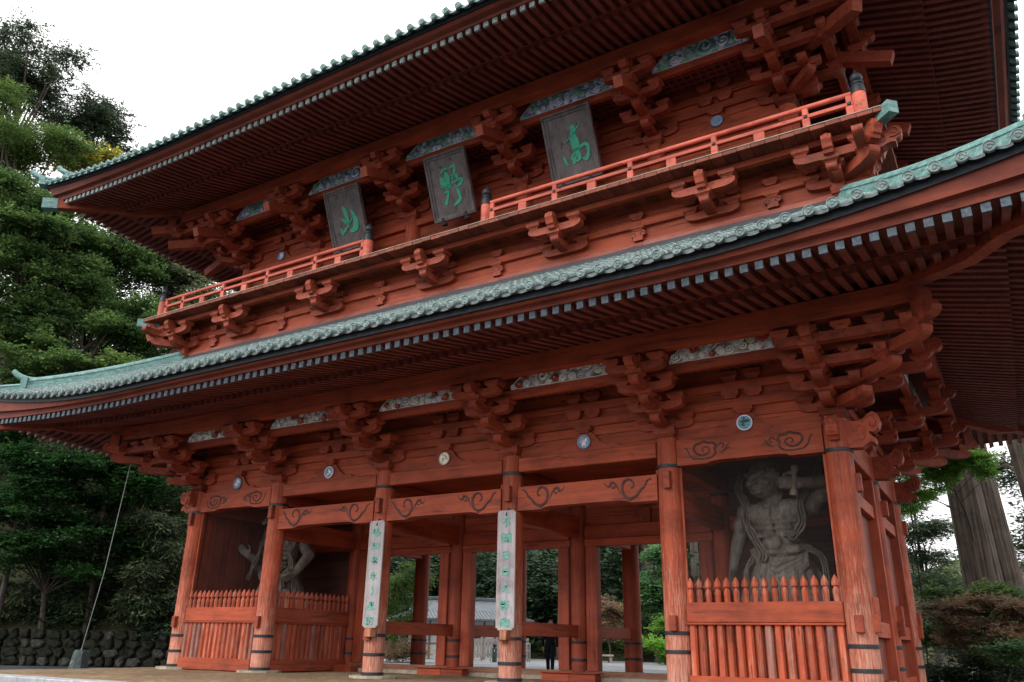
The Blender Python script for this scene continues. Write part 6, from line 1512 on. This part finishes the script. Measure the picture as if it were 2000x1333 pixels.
tree('green_tree', 'mid green roundish tree beyond the wire right of the gate', 'tree', (9.8,44.5,-1), [(9.6,44,6.0,2.0,1.7),(10.8,44.5,4.4,2.2,1.6),(8.8,44,3.4,2.0,1.4),(11.6,43,3.0,1.6,1.2)], 18000, .26, LF_GRY, tr=.16, seed=83, aspect=.5)
tree('red_maple', 'wide reddish laceleaf maple spreading below the great cedars', 'tree', (12.6,11.4,-.3), [(11.9,10.5,2.15,.8,.22),(12.9,10.3,2.3,.9,.22),(13.6,10.0,2.05,.8,.22),(12.2,10.1,1.75,.9,.2),(13.2,9.8,1.55,.9,.2),(11.6,10.9,1.45,.8,.2),(12.5,10.0,1.15,.9,.2),(13.6,9.7,1.2,.7,.2)], 24000, .115, LF_RED, tr=.06, seed=84, aspect=.4, flat=.22, cluster=14)
tree('shrub', 'green bush just behind the reddish maple', 'shrub', (12.2,13.2,-.3), [(11.6,13.0,2.5,1.0,.6),(12.8,12.8,2.6,.8,.5),(11.4,13.2,1.5,.9,.7),(13.6,12.4,2.3,.9,.5)], 22000, .12, LF_BRD, seed=85, tr=.05, aspect=.5)
tree('azalea_bush', 'glossy green azalea bush under the reddish maple at the right edge', 'shrub', (13.0,8.6,-.3), [(12.75,8.5,1.0,.55,.16),(13.3,8.3,1.05,.6,.16),(13.0,8.4,.75,.6,.14),(13.5,8.1,.7,.5,.14)], 6500, .10, LF_AZA, tr=.035, seed=86, aspect=.38, flat=.4, cluster=10)
C = []; R = []
for k in range(60):
    x = rg.uniform(3, 36); y = rg.uniform(62, 100); C.append((x, y, -1.2+max(0, y-66)*.20+rg.uniform(1,3.5))); r = rg.uniform(1.8, 2.8); R.append((r, r, r*1.1))
wood_mass('far_wood', C, R, 40000, .42, LF_GRY, 10, aspect=.5, cluster=10)
# deep shade hedge behind the maple
tree('hedge', 'dark hedge behind the azalea and maple at the right edge', 'shrub', (14.5,14.5,-.3), [(12.8,14.5,.9,1.2,.9),(14.8,14.2,1.0,1.4,1.0),(16.5,13.8,1.0,1.4,1.0),(11.6,15.0,.6,1.0,.7),(11.3,12.3,.35,.9,.5),(12.4,12.1,.3,.9,.5),(13.6,11.9,.35,1.0,.5)], 20000, .15, LF_FOR, seed=87, limbs=False, aspect=.4)

# fallen leaves and grit on the earth platform
def litter():
    rg = np.random.default_rng(21); n = 900; P = np.stack([rg.uniform(-11.5,12,n), rg.uniform(-6.2,3,n)], 1); V = []
    for (x, y) in P:
        a = rg.uniform(0, 6.28); s_ = rg.uniform(.015,.05); z = ez(x, y)+.012; d = np.array([math.cos(a), math.sin(a)])*s_; e = np.array([-d[1], d[0]])*.5
        V += [(x-d[0],y-d[1],z), (x+e[0],y+e[1],z+.008), (x+d[0],y+d[1],z+.004), (x-e[0],y-e[1],z+.01)]
    o = link('fallen_leaves', leaf_mesh('fallen_leaves', np.array(V), LF_RED)); o['kind'] = 'stuff'
litter()
